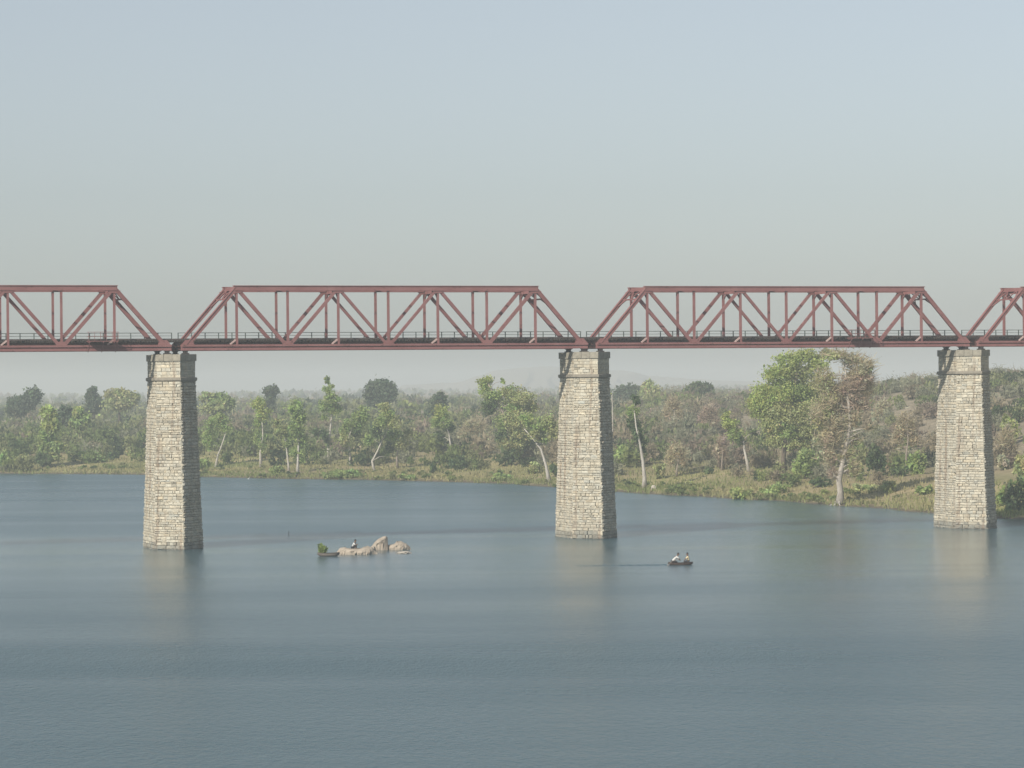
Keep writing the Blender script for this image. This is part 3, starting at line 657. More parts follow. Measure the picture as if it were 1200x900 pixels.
# the large pair right of centre
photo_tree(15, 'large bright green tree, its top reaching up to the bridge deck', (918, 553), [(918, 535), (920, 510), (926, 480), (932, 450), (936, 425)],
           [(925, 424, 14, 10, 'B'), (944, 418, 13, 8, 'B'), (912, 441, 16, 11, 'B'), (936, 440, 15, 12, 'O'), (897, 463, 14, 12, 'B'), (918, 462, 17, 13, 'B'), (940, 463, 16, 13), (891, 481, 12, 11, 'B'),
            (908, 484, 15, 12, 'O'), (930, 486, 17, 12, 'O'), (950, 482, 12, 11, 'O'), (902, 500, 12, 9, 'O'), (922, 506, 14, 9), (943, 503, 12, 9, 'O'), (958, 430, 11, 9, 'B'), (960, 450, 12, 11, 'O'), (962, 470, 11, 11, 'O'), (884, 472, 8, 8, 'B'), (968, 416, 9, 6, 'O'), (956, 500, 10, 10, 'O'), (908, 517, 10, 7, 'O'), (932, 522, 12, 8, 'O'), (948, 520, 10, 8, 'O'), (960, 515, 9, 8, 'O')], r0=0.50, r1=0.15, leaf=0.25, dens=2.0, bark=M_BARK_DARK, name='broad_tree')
hb = photo_tree(16, 'tall half-bare tree with reddish brown crown and white flared trunk at the water edge', (984, 590), [(985, 578), (983, 563), (987, 545), (992, 522), (996, 500), (995, 480), (992, 455), (990, 430)],
           [(996, 452, 13, 11, 'R'), (1011, 458, 13, 11, 'Y'), (983, 462, 13, 12, 'Y'), (1004, 440, 12, 9, 'Y'), (971, 476, 12, 12, 'O'), (989, 478, 12, 10, 'R'), (1008, 474, 11, 9, 'R'), (975, 497, 13, 11, 'Y'), (1016, 446, 8, 8, 'R'),
            (960, 488, 11, 12, 'O'), (982, 418, 12, 6, 'O'), (1000, 424, 13, 8, 'G'), (1015, 430, 10, 9, 'G'), (966, 446, 10, 12, 'O'), (976, 514, 12, 11, 'Y'), (1003, 517, 7, 6, 'O'), (993, 532, 8, 9, 'O'), (985, 500, 8, 9, 'Y'), (1000, 492, 8, 8, 'Y'), (1018, 503, 3.5, 3.5, 'D'),
            (972, 537, 8, 10, 'Y'), (976, 556, 5, 8, 'R'), (1000, 550, 6, 10, 'O'), (964, 520, 9, 9, 'G')],
           M_BARK_ASH, r0=0.56, r1=0.08, leaf=0.26, dens=0.55, twig=1.6, bare=[(1006, 514, .18), (975, 525, .2), (1016, 505, .1), (1012, 440, .13), (975, 440, .16), (1004, 420, .1), (983, 418, .1), (1024, 452, .08), (972, 550, .2), (996, 545, .18), (966, 470, .15)], name='half_bare_tree')
m = MB()
for i_ in range(6):
    a_ = i_*1.05 + 0.3; e_ = 0.55 + 0.45*((i_*37) % 5)/4; m.tube([(0.15*math.cos(a_), 0.15*math.sin(a_), 1.3*e_), (0.40*math.cos(a_), 0.40*math.sin(a_), 0.5*e_), (0.95*e_*math.cos(a_), 0.95*e_*math.sin(a_), 0.05), (1.6*e_*math.cos(a_+.2), 1.6*e_*math.sin(a_+.2), -0.3)], [0.12, 0.13, 0.10, 0.04], 6)
m.build('buttress_roots', M_BARK_PALE, hb, smooth=True)
# trees standing further back
def dome_tree(seed, label, base, clumps, Y, tint='U', leaf=0.6, dens=0.9):
    return photo_tree(seed, label, base, [(base[0], base[1]-6), (base[0]+1, base[1]-14)], clumps, M_BARK_DARK, 0.45, 0.2, leaf, dens, tint, Y=Y, name='dome_tree')
dome_tree(20, 'round dark dome-shaped tree standing above the skyline, halfway between left and middle piers', (446, 480), [(446, 455, 14, 9), (437, 460, 9, 10), (455, 460, 9, 9), (446, 466, 14, 9), (440, 472, 8, 6)], 880)
dome_tree(21, 'dark bluish dome tree on the skyline just right of the middle pier', (737, 482), [(736, 459, 12, 7), (728, 464, 8, 7), (745, 463, 8, 8), (737, 468, 13, 7)], 950, 'U')
dome_tree(22, 'round green dome tree on the ridge, left of the large bright green tree', (820, 474), [(820, 455, 12, 6, 'D'), (812, 460, 9, 6, 'D'), (829, 460, 9, 6, 'D'), (820, 463, 14, 5, 'D')], 880, 'D')
dome_tree(23, 'grey-green upright tree between the bluish dome and the green dome', (762, 483), [(760, 455, 7, 7, 'O'), (764, 463, 9, 9, 'O'), (756, 466, 7, 8, 'O'), (766, 474, 9, 7, 'G')], 900, 'O')
dome_tree(24, 'small dark bluish tree on the skyline above the slim yellow-green tree', (318, 486), [(318, 458, 8, 6), (318, 466, 6, 8), (317, 475, 6, 6)], 900)
dome_tree(25, 'dark grey tree behind the bright narrow green tree, left of the big green tree', (514, 500), [(515, 468, 7, 6), (514, 478, 8, 8), (508, 485, 8, 7)], 800)
dome_tree(26, 'bluish spreading tree cluster on the skyline at the far left', (24, 492), [(16, 473, 9, 6), (28, 470, 10, 7), (40, 463, 8, 7), (34, 474, 10, 8), (20, 481, 12, 7)], 900)
dome_tree(27, 'spiky bluish tree on the skyline left of the left pier', (110, 485), [(108, 459, 5, 5), (107, 467, 7, 7), (114, 472, 9, 7), (108, 478, 9, 6)], 900)
dome_tree(28, 'wide grey-green tree on the skyline touching the left side of the left pier', (140, 485), [(132, 464, 8, 6, 'O'), (145, 463, 10, 6, 'O'), (154, 466, 8, 6, 'O'), (142, 472, 16, 8, 'O')], 880, 'O')
dome_tree(29, 'dark shrubby tree behind the slender bright tree at the left', (78, 500), [(76, 484, 8, 7, 'U'), (80, 491, 8, 7, 'U'), (72, 491, 7, 7, 'D')], 760)
dome_tree(30, 'greyish green rounded tree right behind the left pier', (250, 487), [(242, 466, 8, 5, 'O'), (254, 468, 11, 6, 'M'), (264, 472, 9, 7, 'M'), (252, 478, 14, 7, 'O')], 820, 'O')
dome_tree(31, 'green tree with yellowish leaves behind the dark shrubby tree at the left', (94, 505), [(92, 484, 6, 6, 'B'), (97, 491, 8, 7, 'M'), (90, 496, 7, 6, 'M')], 740, 'M')
# dry, leafless trees on the slopes
def dry_tree(seed, label, base, spread, top, Y=None, tint='Y', bark=None):
    bx, by = base; w, h = spread, by-top
    t = photo_tree(seed, label, base, [(bx, by-h*0.25), (bx+w*0.1, by-h*0.5), (bx, by-h*0.8)],
        [(bx-w*0.5, by-h*0.55, w*0.35, h*0.18, tint), (bx+w*0.45, by-h*0.5, w*0.35, h*0.18, tint), (bx, by-h*0.8, w*0.45, h*0.2, tint), (bx-w*0.25, by-h*0.75, w*0.35, h*0.2, tint), (bx+w*0.3, by-h*0.72, w*0.3, h*0.2, tint)],
        bark or M_BARK_DRY, 0.2, 0.05, 0.3, 0.35, tint, Y=Y, twig=2.2, bare=[(bx-w*0.6, by-h*0.7, .08), (bx+w*0.6, by-h*0.68, .08), (bx-w*0.2, by-h, .07), (bx+w*0.2, by-h*0.98, .07)], name='dry_tree')
    return t
dry_tree(40, 'pale leafless tree with whitish limbs on the slope, between the two skyline domes', (789, 505), 14, 466, 640, 'Y', M_BARK_PALE)
dry_tree(41, 'reddish dry tree on the brown slope, below the green skyline dome', (831, 512), 15, 476, 640, 'R')
dry_tree(42, 'brown leafless tree by the water, right of the straight white trunk', (793, 560), 16, 522, None, 'Y')
dry_tree(43, 'reddish brown thin tree left of the small left-leaning white trunk', (846, 552), 9, 512, None, 'R')
dry_tree(44, 'bare twiggy tree on the slope left of the right pier', (1062, 548), 18, 485, 480, 'Y')
dry_tree(45, 'grey-brown bare thicket tree left of the big loose green tree', (556, 535), 22, 492, 640, 'G')
dry_tree(46, 'dry rusty tree behind the pale leafless tree on the slope', (765, 505), 13, 482, 720, 'R')
dry_tree(47, 'dry grey tree on the slope right of the large tree pair, with forked bare top', (1035, 515), 15, 470, 600, 'G')
dry_tree(48, 'pale grey bare tree right of the right pier', (1180, 560), 12, 500, 470, 'G', M_BARK_PALE)
photo_tree(49, 'bare white tree trunk like a pole beside the right edge of the middle pier', (718, 494), [(718, 484), (717.5, 472), (717, 464)], [(716, 463, 2.5, 2, 'O')], r0=0.17, r1=0.09, Y=640, name='bare_trunk', dens=0.5)

# shrubs that can be told apart
def photo_bush(seed, label, x, y, rx, ry, tint='M', Y=None, group=None, leaf=0.34, dens=1.0):
    """(x, y) is the middle of the bush at the ground line, rx half its width and ry its height"""
    if Y is None: X, Y = to_ground(x, y)
    else: X = uv(x, y)[0]*Y
    k = Y/F_PX; R, Hh = rx*k, ry*k; t = Tree(seed); r = t.r; t.path = [Vector((0,0,0)), Vector((0,0,0.3*Hh))]; t.rad = [0.09, 0.06]
    m = max(4, int(3 + R*1.2))
    for i in range(m):
        a = r.uniform(0, 6.28); q_ = r.uniform(0.1, 0.62)
        c = (R*q_*math.cos(a), R*q_*math.sin(a), Hh*r.uniform(0.28, 0.68)); rad = (R*0.45, R*0.45, Hh*0.36)
        S = t.clump(c, rad, int(np.clip(dens*190*(rad[0]*rad[2])**0.8 + 50, 60, 1200)), leaf, TINT[tint], twigs=2)
    t.trunk([(0,0,-0.1), (0.05,0,0.3*Hh)], 0.1, 0.05, 5)
    return t.finish('bush', label, 'bush', (X, Y, gz(X, Y)-0.05), M_BARK_DARK, group, crown='foliage')
BUSH = [
 ('green bush at the water edge, touching the left picture border', 6, 553, 10, 22, 'M'), ('olive bush at the water, second from the left picture border', 27, 553, 10, 20, 'O'),
 ('dark bush at the left end of the grass bank, third from the left border', 52, 549, 12, 17, 'D'), ('tall dull green bush behind the leftmost two waterside bushes', 20, 540, 12, 26, 'D'),
 ('long low green bush on the bank below the slender bright tree', 108, 543, 20, 14, 'M'), ('small dark round bush left of the left pier on the bank', 133, 540, 9, 12, 'D'),
 ('leafy green bush above the long low bush', 92, 526, 13, 18, 'M'), ('dark narrow shrub with pale stem, left of the left pier', 121, 522, 7, 20, 'D'),
 ('olive bush behind the bank close to the left pier', 155, 538, 10, 14, 'O'), ('low green bush at the right foot of the left pier shore', 240, 552, 10, 14, 'M'),
 ('round dark green bush on the bank, left below the big loose green tree', 536, 553, 15, 17, 'D'), ('small dark stumpy bush beside the crooked pale tree group', 508, 556, 6, 14, 'D'),
 ('low green waterside shrub below the twin-footed slim tree', 322, 556, 13, 10, 'M'), ('flat green reed patch at the water between the slim trees', 400, 560, 24, 10, 'M'),
 ('green waterside shrub under the round dark green bush', 480, 562, 14, 6, 'M'), ('green shrub row at the water left of the middle pier', 590, 564, 18, 9, 'M'),
 ('grey-green bush behind the white leaning trunk', 625, 556, 13, 14, 'O'), ('dark bush at the foot of the middle pier, left side', 650, 560, 7, 16, 'D'),
 ('broad green bush right of the middle pier on the slope', 727, 545, 15, 26, 'M'), ('dark green bush right of the straight white trunk', 770, 563, 10, 20, 'O'),
 ('small very dark bush on the slope right of the straight white trunk', 774, 529, 8, 12, 'D'), ('dark shaggy bush in the middle of the brown slope', 805, 515, 11, 20, 'D'),
 ('bright green bush at the water left of the large bright green tree', 868, 586, 16, 13, 'B'), ('spreading green bush at the water under the large bright green tree', 905, 580, 19, 13, 'M'),
 ('large round grey-green bush between the large tree pair', 944, 562, 20, 34, 'M'), ('low dark bush under the half-bare tree, left of its white trunk', 962, 572, 14, 14, 'D'),
 ('tall very dark bush right of the white flared trunk', 1025, 561, 15, 38, 'D'), ('dark low clump standing in for a shadow, right of the tall very dark bush', 1053, 560, 12, 12, 'D'),  # the low dark clump is added where only a shadow lies on the bank
 ('green leafy bush left of the right pier', 1077, 556, 14, 30, 'M'), ('leafy bush close behind the white flared trunk', 1003, 560, 10, 26, 'O'),
 ('dark green bush at the water right of the right pier', 1188, 601, 20, 44, 'D'), ('yellow-green bush on the slope right of the right pier', 1186, 522, 13, 34, 'B'),
 ('low olive bush at the waterside left of the flared trunk', 1012, 577, 16, 9, 'O'), ('small green bush at the right picture border by the water', 1204, 580, 12, 30, 'M'),
 ('green bush at the foot of the right pier, on its right', 1174, 594, 9, 24, 'M'), ('olive bush behind the dark waterside bush right of the right pier', 1200, 566, 16, 30, 'O'), ('grey-green bush on the slope just right of the right pier', 1176, 552, 11, 24, 'G'),
 ('broad olive bush on the bank between the flared trunk and the right pier', 1040, 579, 15, 13, 'O'), ('low green bush on the grass left of the right pier', 1085, 580, 12, 13, 'M'),
 ('low round shrub on the bank left of the small left-leaning tree', 832, 556, 9, 9, 'D'), ('small shrub on the grass between straight and leaning white trunks', 808, 571, 6, 8, 'O')]
for i, (lb, x, y, rx, ry, tn) in enumerate(BUSH): photo_bush(100+i, lb, x, y, rx, ry, tn, group='bushes on the far bank')

# scrub wood that reads as one mass
def bush_proto(seed, nl, leaf, dry):
    """unit bush: radius 1, height 1"""
    r = nprng(seed); Q, T = [], []; k = max(3, nl//26)
    for j in range(k):
        a = r.uniform(0, 6.28); q_ = r.uniform(0, 0.62)
        q1, t1, _ = clump_leaves(r, (q_*math.cos(a), q_*math.sin(a), r.uniform(0.15, 0.72)), (0.44, 0.44, 0.25), nl//k, leaf, (1,1,1), 1.6, subs=4); Q.append(q1); T.append(t1)
    if dry:
        tr = Tree(seed+1); tr.twigs((0, 0, 0.45), (0.8, 0.8, 0.5), nl//2, 0.42, (1.1, 1.08, 1.05), leaf*0.11); Q += tr.q; T += [np.clip(x*1.0, 0.3, 1.6) for x in tr.t]
    return np.concatenate(Q), np.clip(np.concatenate(T), 0.3, 1.8)
def scrub(name, label, n, y0, y1, seed, nl, leaf, size, zones):
    r = nprng(seed); P = [[bush_proto(seed*100+i, nl, leaf, d) for i in range(8)] for d in (0, 1)]
    Y = np.sqrt(r.uniform(y0*y0, y1*y1, n*3)); u = r.uniform(-0.20, 0.20, n*3); X = u*Y; d = dist_in(X, Y)
    edge = np.where(u > -0.155, np.where(u < 0.04, 32, 20) + 16*wobble(X, Y, 18.0), 2) + np.where(u > 0.04, 9, 0)
    ok = np.nonzero(d > edge)[0][:n]; Z = ground_z(X, Y); Q, T = [], []
    for i in ok:
        h = r.uniform(*size)*(1.0 if d[i] > 60 else 0.7)*(0.64 if u[i] > 0.06 else 1.0)*(0.72 if (Y[i] > 850 and u[i] > -0.03) else 1.0); w = h*r.uniform(0.55, 0.95)
        dryp = np.interp(u[i], [-0.17, -0.05, 0.0, 0.04, 0.1, 0.17], zones); x_ = r.random()
        dry = x_ < dryp
        tint = np.array((DRY if x_ < 0.34*dryp else DRY_RED if x_ < 0.52*dryp else GREYB) if dry else (G_OLIVE, G_MID, G_DARK, G_BRIGHT)[int(np.searchsorted([0.45, 0.75, 0.9], r.random()))])
        q, t = P[int(dry)][int(r.integers(0, 8))]; a = r.uniform(0, 6.28); c, s = math.cos(a), math.sin(a)
        Q.append(np.stack([(q[..., 0]*c - q[..., 1]*s)*w + X[i], (q[..., 0]*s + q[..., 1]*c)*w + Y[i], q[..., 2]*h + Z[i]], -1)); T.append(np.clip(t*tint*r.normal(1, 0.1), 0.02, 0.6))
    tag(link(name, poly_mesh(name, np.concatenate(Q), 4, M_LEAF, np.concatenate(T))), label, 'scrub', kind='stuff')
scrub('scrub_wood', 'mixed olive, green and dry brown scrub covering the slopes behind the bank', 2100, 440, 900, 7, 240, 0.15, (2.6, 6.0), [0.12, 0.18, 0.34, 0.56, 0.62, 0.56])
scrub('distant_wood', 'hazy scrub and small trees on the rising ground further back', 1700, 850, 1700, 8, 104, 0.22, (3.0, 6.5), [0.1, 0.16, 0.34, 0.55, 0.58, 0.55])
scrub('skyline_wood', 'faded line of trees along the skyline', 1300, 1700, 4200, 9, 52, 0.34, (3.5, 7.5), [0.2, 0.25, 0.4, 0.5, 0.6, 0.6])

# leafy waterside plants and low shrubs along the bank
def waterside(n, seed):
    r = nprng(seed); P = [bush_proto(700+i, 90, 0.20, 0) for i in range(6)]; N_ = n*30; Y = r.uniform(385, 690, N_); X = r.uniform(-0.19, 0.19, N_)*Y; d = dist_in(X, Y)
    w_ = wobble(X, Y, 10.0)
    ok = np.nonzero((d > 0.1) & (d < 26) & (r.random(N_) < np.where(d < 4, 1.0, 0.22)) & (w_ > 0.02))[0][:n]; Z = ground_z(X, Y); Q, T = [], []
    for i in ok:
        h = r.uniform(0.4, 1.3); w = h*r.uniform(0.7, 1.4); q, t = P[int(r.integers(0, 6))]; a = r.uniform(0, 6.28); c, s = math.cos(a), math.sin(a)
        tint = np.array((G_MID, G_OLIVE, G_BRIGHT, G_DARK)[int(np.searchsorted([0.5, 0.75, 0.92], r.random()))])
        Q.append(np.stack([(q[..., 0]*c - q[..., 1]*s)*w + X[i], (q[..., 0]*s + q[..., 1]*c)*w + Y[i], q[..., 2]*h + Z[i]], -1)); T.append(np.clip(t*tint*r.normal(1, 0.1), 0.02, 0.6))
    tag(link('waterside_plants', poly_mesh('waterside_plants', np.concatenate(Q), 4, M_LEAF, np.concatenate(T))), 'low green leafy plants along the water edge of the far bank', 'plants', kind='stuff')
waterside(800, 33)

# grass on the bank
def grass(n, seed):
    r = nprng(seed); N_ = n*14; Y = r.uniform(385, 680, N_); X = r.uniform(-0.19, 0.19, N_)*Y; d = dist_in(X, Y)
    ok = np.nonzero((d > 0) & (d < 75) & (r.random(N_) < np.exp(-d/40)) & (r.random(N_) < 0.35 + 0.9*np.maximum(0, wobble(X, Y, 7.0) + 0.25)))[0][:n]
    X, Y, H = X[ok], Y[ok], d[ok]; P = np.stack([X, Y, ground_z(X, Y)], 1)
    P = np.array(P); n = len(P); H = np.array(H)
    h = r.uniform(0.18, 0.55, n)*(1 + 0.9*np.exp(-H/2.0)); w = r.uniform(0.05, 0.16, n); a = r.uniform(0, 6.28, n)
    dx = np.stack([np.cos(a), np.sin(a), 0*a], 1)*w[:, None]; ln = np.stack([r.normal(0, .3, n)*h, r.normal(0, .3, n)*h, h], 1)
    Q = np.stack([P - dx, P + dx, P + ln + dx*0.35, P + ln - dx*0.35], 1)
    g = wobble(P[:,0], P[:,1], 16.0)[:, None]; k = np.clip(0.5 + 1.3*g + 0.35*np.exp(-H/3)[:, None], 0, 1)
    T = (np.array([[0.38, 0.345, 0.175]])*(1-k) + np.array([[0.235, 0.27, 0.105]])*k)*np.clip(r.normal(1, 0.16, (n, 1)), 0.5, 1.5)
    tag(link('grass', poly_mesh('grass', Q, 4, M_LEAF, T)), 'yellowish green grass on the far river bank', 'grass', kind='stuff')
grass(26000, 21)
# ------------------------------------------------------------------ rocks, boats, people, birds
from mathutils import noise as mnoise
def rock_mesh(seed, rx, ry, rz, sub=3, rough=0.22, cut=None, sink=0.25):
    bm = bmesh.new(); bmesh.ops.create_icosphere(bm, subdivisions=sub, radius=1.0); o = Vector((seed*7.3, seed*3.1, seed*1.7))
    for v in bm.verts:
        p = v.co.copy(); n_ = mnoise.noise(p*0.9 + o)*0.5 + mnoise.noise(p*2.1 + o)*0.3 + mnoise.noise(p*4.7 + o)*0.12
        p *= 1 + n_*rough*2
        for ax in range(3): p[ax] = math.copysign(abs(p[ax])**0.85, p[ax])
        if cut is not None and p.x > cut: p.x = cut + (p.x-cut)*0.12
        v.co = Vector((p.x*rx, p.y*ry, (p.z + sink)*rz))
    me = bpy.data.meshes.new('rock'); bm.to_mesh(me); bm.free(); me.polygons.foreach_set('use_smooth', [True]*len(me.polygons)); return me
def rock(label, px, py, wpx, hpx, seed, mtl=M_ROCK, name='boulder', depth=0.8, cut=None, water=True, rough=0.2, group=None, Y=None):
    if water: X, Y = on_water(px, py); z = 0.0
    else:
        if Y is None: X, Y = to_ground(px, py)
        else: X = uv(px, py)[0]*Y
        z = gz(X, Y)
    k = Y/F_PX; w, h = wpx*k/2, hpx*k
    me = rock_mesh(seed, w, w*depth, h*0.8, rough=rough, cut=cut, sink=0.25); me.materials.append(mtl)
    return tag(link(name, me, None, (X, Y + w*depth*0.6 if water else Y, z)), label, 'rock', group)
ROCKG = 'granite rocks in mid river'
def profile_rock(label, top, yw, depth, seed, mtl=M_ROCK, name='boulder', group=None):
    """weathered rock whose crest follows the given (x, y) points above its waterline yw"""
    xs_ = [p[0] for p in top]; X0, Y0 = on_water((xs_[0]+xs_[-1])/2, yw); k = Y0/F_PX; n, q = 34, 17; r = nprng(seed); vs, fs = [], []
    o = Vector((seed*3.7, seed*1.3, 0))
    for i in range(n):
        t = i/(n-1); px = xs_[0] + (xs_[-1]-xs_[0])*t; h = max(0.05, (yw - np.interp(px, xs_, [p[1] for p in top]))*k); x = (px - (xs_[0]+xs_[-1])/2)*k
        d = depth*max(0.12, math.sin(math.pi*min(max(t, 0.03), 0.97))**0.5)
        for j in range(q):
            a = math.pi*(-0.18 + 1.36*j/(q-1)); y = -d*math.copysign(abs(math.cos(a))**0.8, math.cos(a)); z = h*math.copysign(abs(math.sin(a))**0.62, math.sin(a)) if math.sin(a) > 0 else 1.2*math.sin(a)
            p = Vector((x, y, z)); g = mnoise.noise(p*1.1 + o)*0.16 + mnoise.noise(p*3.1 + o)*0.12 + mnoise.noise(p*7.3 + o)*0.06 - (0.16 if abs(mnoise.noise(p*0.9 + o*2)) < 0.035 else 0)
            vs.append((x + g*0.3, y + g*1.2, z + g*0.9*(1 if z > 0 else 0)*min(1, h)))
    for i in range(n-1):
        for j in range(q-1): fs.append((i*q+j, (i+1)*q+j, (i+1)*q+j+1, i*q+j+1))
    fs.append(tuple(range(q))); fs.append(tuple((n-1)*q+j for j in range(q))[::-1])
    m = MB(); m.add(vs, fs); me = m.mesh(name, mtl); return tag(link(name, me, None, (X0, Y0+depth*0.75, 0)), label, 'rock', group)
profile_rock('long low pink granite slab in mid river, a person sitting on it', [(394, 648), (397, 644), (403, 643), (412, 643.5), (420, 644), (428, 642), (436, 643), (442, 649)], 650.5, 1.2, 1, name='flat_rock', group=ROCKG)
profile_rock('tallest pink boulder in mid river, with a sheer right side', [(431, 644), (436, 640), (440, 634.5), (445, 631), (450, 629), (452.5, 628.5), (454, 631), (454.6, 644)], 645.5, 0.85, 2, group=ROCKG)
profile_rock('wedge of pink rock at the right end of the mid river rocks, sloping down rightwards', [(449, 643), (453, 640), (458, 639), (462, 638), (465, 635), (470, 635.5), (476, 638), (480, 642), (481, 644)], 645, 0.8, 3, group=ROCKG)
profile_rock('small pale flat rock just awash at the right end of the rocks', [(465, 648.6), (468, 647), (474, 646.4), (479, 647), (482, 648.8)], 649.3, 0.4, 4, M_ROCK_PALE, group=ROCKG)
profile_rock('low broken rock joining the slab and the tallest boulder', [(421, 646), (425, 642.5), (430, 641), (434, 641.5), (438, 640), (441, 646)], 647, 0.7, 6, group=ROCKG)
rock('white rock at the water edge beside the straight white trunk', 766, 574, 6, 5, 5, M_ROCK_PALE, water=False)
OUT = [('pale boulder on the ridge left of the green dome tree', 798, 454.5, 10, 4), ('long pale rock ledge on the ridge right of the green dome tree', 858, 452, 22, 4), ('pale rock on the ridge right end of the ledge', 880, 451, 12, 4),
       ('light outcrop on the brown slope below the green dome tree', 838, 479, 14, 5), ('small light rock left above the outcrop on the brown slope', 842, 468, 6, 5), ('light rock on the slope behind the bright narrow green tree', 533, 483, 9, 4), ('small light rock right of the rock behind the bright narrow green tree', 547, 482, 6, 4),
       ('pale boulder on the hilltop between the half-bare tree and right pier', 1066, 448, 12, 7), ('pale rock heap on the hill right of the half-bare tree', 1046, 452, 14, 5), ('pale rock below the hilltop boulder, left of the right pier', 1054, 461, 12, 5),
       ('light bare rock left of the left pier among the scrub', 150, 512, 16, 4)]
for i, (lb, x, y, w, h) in enumerate(OUT): rock(lb, x, y+h*0.4, w, h, 30+i, M_ROCK_PALE, water=False, group='pale outcrops on the slopes', Y=None if y > 475 else 760)

M_BOAT = steel_mat('tarred_boat_planks', (0.10, 0.085, 0.075), (0.15, 0.13, 0.11), (0.21, 0.185, 0.16))
M_BOAT2 = steel_mat('brown_boat_planks', (0.05, 0.032, 0.026), (0.075, 0.048, 0.038), (0.05, 0.035, 0.03))
M_BOATIN = mat('pale_boat_inside', (0.58, 0.46, 0.38), 0.8)
def hull(L_, B_, D_, sheer=0.09):
    """lens-shaped open hull with thickness, bow and stern pointed and lifted"""
    m = MB(); n = 15; k = 9; vs = []
    for s, off in ((0, 0.0), (1, 0.05)):
        for i in range(n):
            t = i/(n-1)*2-1; bw = B_/2*(1-abs(t)**2.3)**0.8 + 0.03 - off*0.8; zt = D_ + sheer*t*t; zb_ = 0.75*abs(t)**4*D_ + off
            for j in range(k):
                a = (j/(k-1)*2-1); y = max(bw, 0.008)*math.sin(a*math.pi/2); z = zt - (zt-zb_)*(math.cos(a*math.pi/2)**0.7 if abs(a) < 1 else 0)
                vs.append((t*(L_/2-off), y, z))
    fs = []
    for s in (0, 1):
        o = s*n*k
        for i in range(n-1):
            for j in range(k-1):
                f = (o+i*k+j, o+(i+1)*k+j, o+(i+1)*k+j+1, o+i*k+j+1); fs.append(f if s else f[::-1])
    for i in range(n-1):
        for j in (0, k-1): a, c = i*k+j, (i+1)*k+j; fs.append((a, c, c+n*k, a+n*k))
    for i in (0, n-1):
        for j in range(k-1): a, c = i*k+j, i*k+j+1; fs.append((a, c, c+n*k, a+n*k))
    m.add(vs, fs); return m
def boat(label, px0, px1, py, D_, B_, mtl, inner, yaw, group='small rowing boats on the river'):
    X, Y = on_water((px0+px1)/2, py); L_ = (px1-px0)*Y/F_PX/max(0.5, math.cos(yaw))
    root = empty('rowing_boat', (X, Y, -0.10), yaw); tag(root, label, 'boat', group)
    hull(L_, B_, D_).build('hull', mtl, root, smooth=True)
    for x in (-0.32*L_, 0.02*L_, 0.33*L_):
        m = MB(); w = B_*0.5*(1-abs(2*x/L_)**2.3)**0.8*0.86; m.box(x-0.11, x+0.11, -w, w, D_*0.84, D_*0.84+0.035); m.build('thwart', inner, root)
    m = MB(); m.prism([(-0.36*L_,-B_*0.20), (0.36*L_,-B_*0.20), (0.36*L_,B_*0.20), (-0.36*L_,B_*0.20)], 0.13, 0.16); m.build('floor_boards', inner, root)
    m = MB()
    for s in (-1, 1):
        pts = [(t*L_/2, s*(B_/2*(1-abs(t)**2.3)**0.8+0.035), D_+0.09*t*t+0.012) for t in np.linspace(-0.98, 0.98, 13)]; m.tube(pts, [0.028]*13, 5)
    m.build('gunwale', mtl, root)
    return root, X, Y, L_
b1 = boat('dark grey boat moored at the left end of the rocks, loaded with green fodder', 372, 398, 652.5, 0.40, 0.85, M_BOAT, M_BOAT, 0.10)
b2 = boat('small brown boat with two people, right of the middle pier', 783, 812, 662.5, 0.27, 0.70, M_BOAT2, M_BOATIN, 0.02)
# green fodder bundle standing in the first boat
r_ = nprng(71); X, Y, L_ = b1[1], b1[2], b1[3]
def fodder():
    n = 420; a = r_.uniform(0, 6.28, n); rr = np.sqrt(r_.uniform(0, 1, n))*0.30
    P = np.stack([rr*np.cos(a)*1.1, rr*np.sin(a)*0.8, r_.uniform(0, 0.15, n)], 1)
    h = r_.uniform(0.5, 1.15, n)*(1.15 - 0.5*(P[:,0]+0.4)); ln = np.stack([P[:,0]*0.15 + r_.normal(0, .08, n), P[:,1]*0.15 + r_.normal(0, .10, n), h], 1)
    dx = np.stack([np.cos(a+1.3), np.sin(a+1.3), 0*a], 1)*0.035
    Q = np.stack([P-dx, P+dx, P+ln+dx*0.3, P+ln-dx*0.3], 1); C = P + ln*r_.uniform(0.5, 1.0, (n, 1))
    Q = np.concatenate([Q, leaf_quads(r_, C, 0.16, 2.0)]); return poly_mesh('leafy_stalks', Q, 4, M_LEAF, jitter(r_, (0.25, 0.33, 0.10), len(Q), 0.2))
o = empty('fodder_bundle', (X - 0.27*L_, Y - 0.03*L_, 0.06)); tag(o, 'upright bundle of green leafy stalks standing in the dark grey boat', 'plant bundle')
link('leafy_stalks', fodder(), o)
m = MB(); m.tube([(-0.38*math.cos(a), 0.28*math.sin(a), 0.28) for a in np.linspace(0, 6.283, 15)], [0.02]*15, 5); m.build('tie_rope', M_BARK_DRY, o)

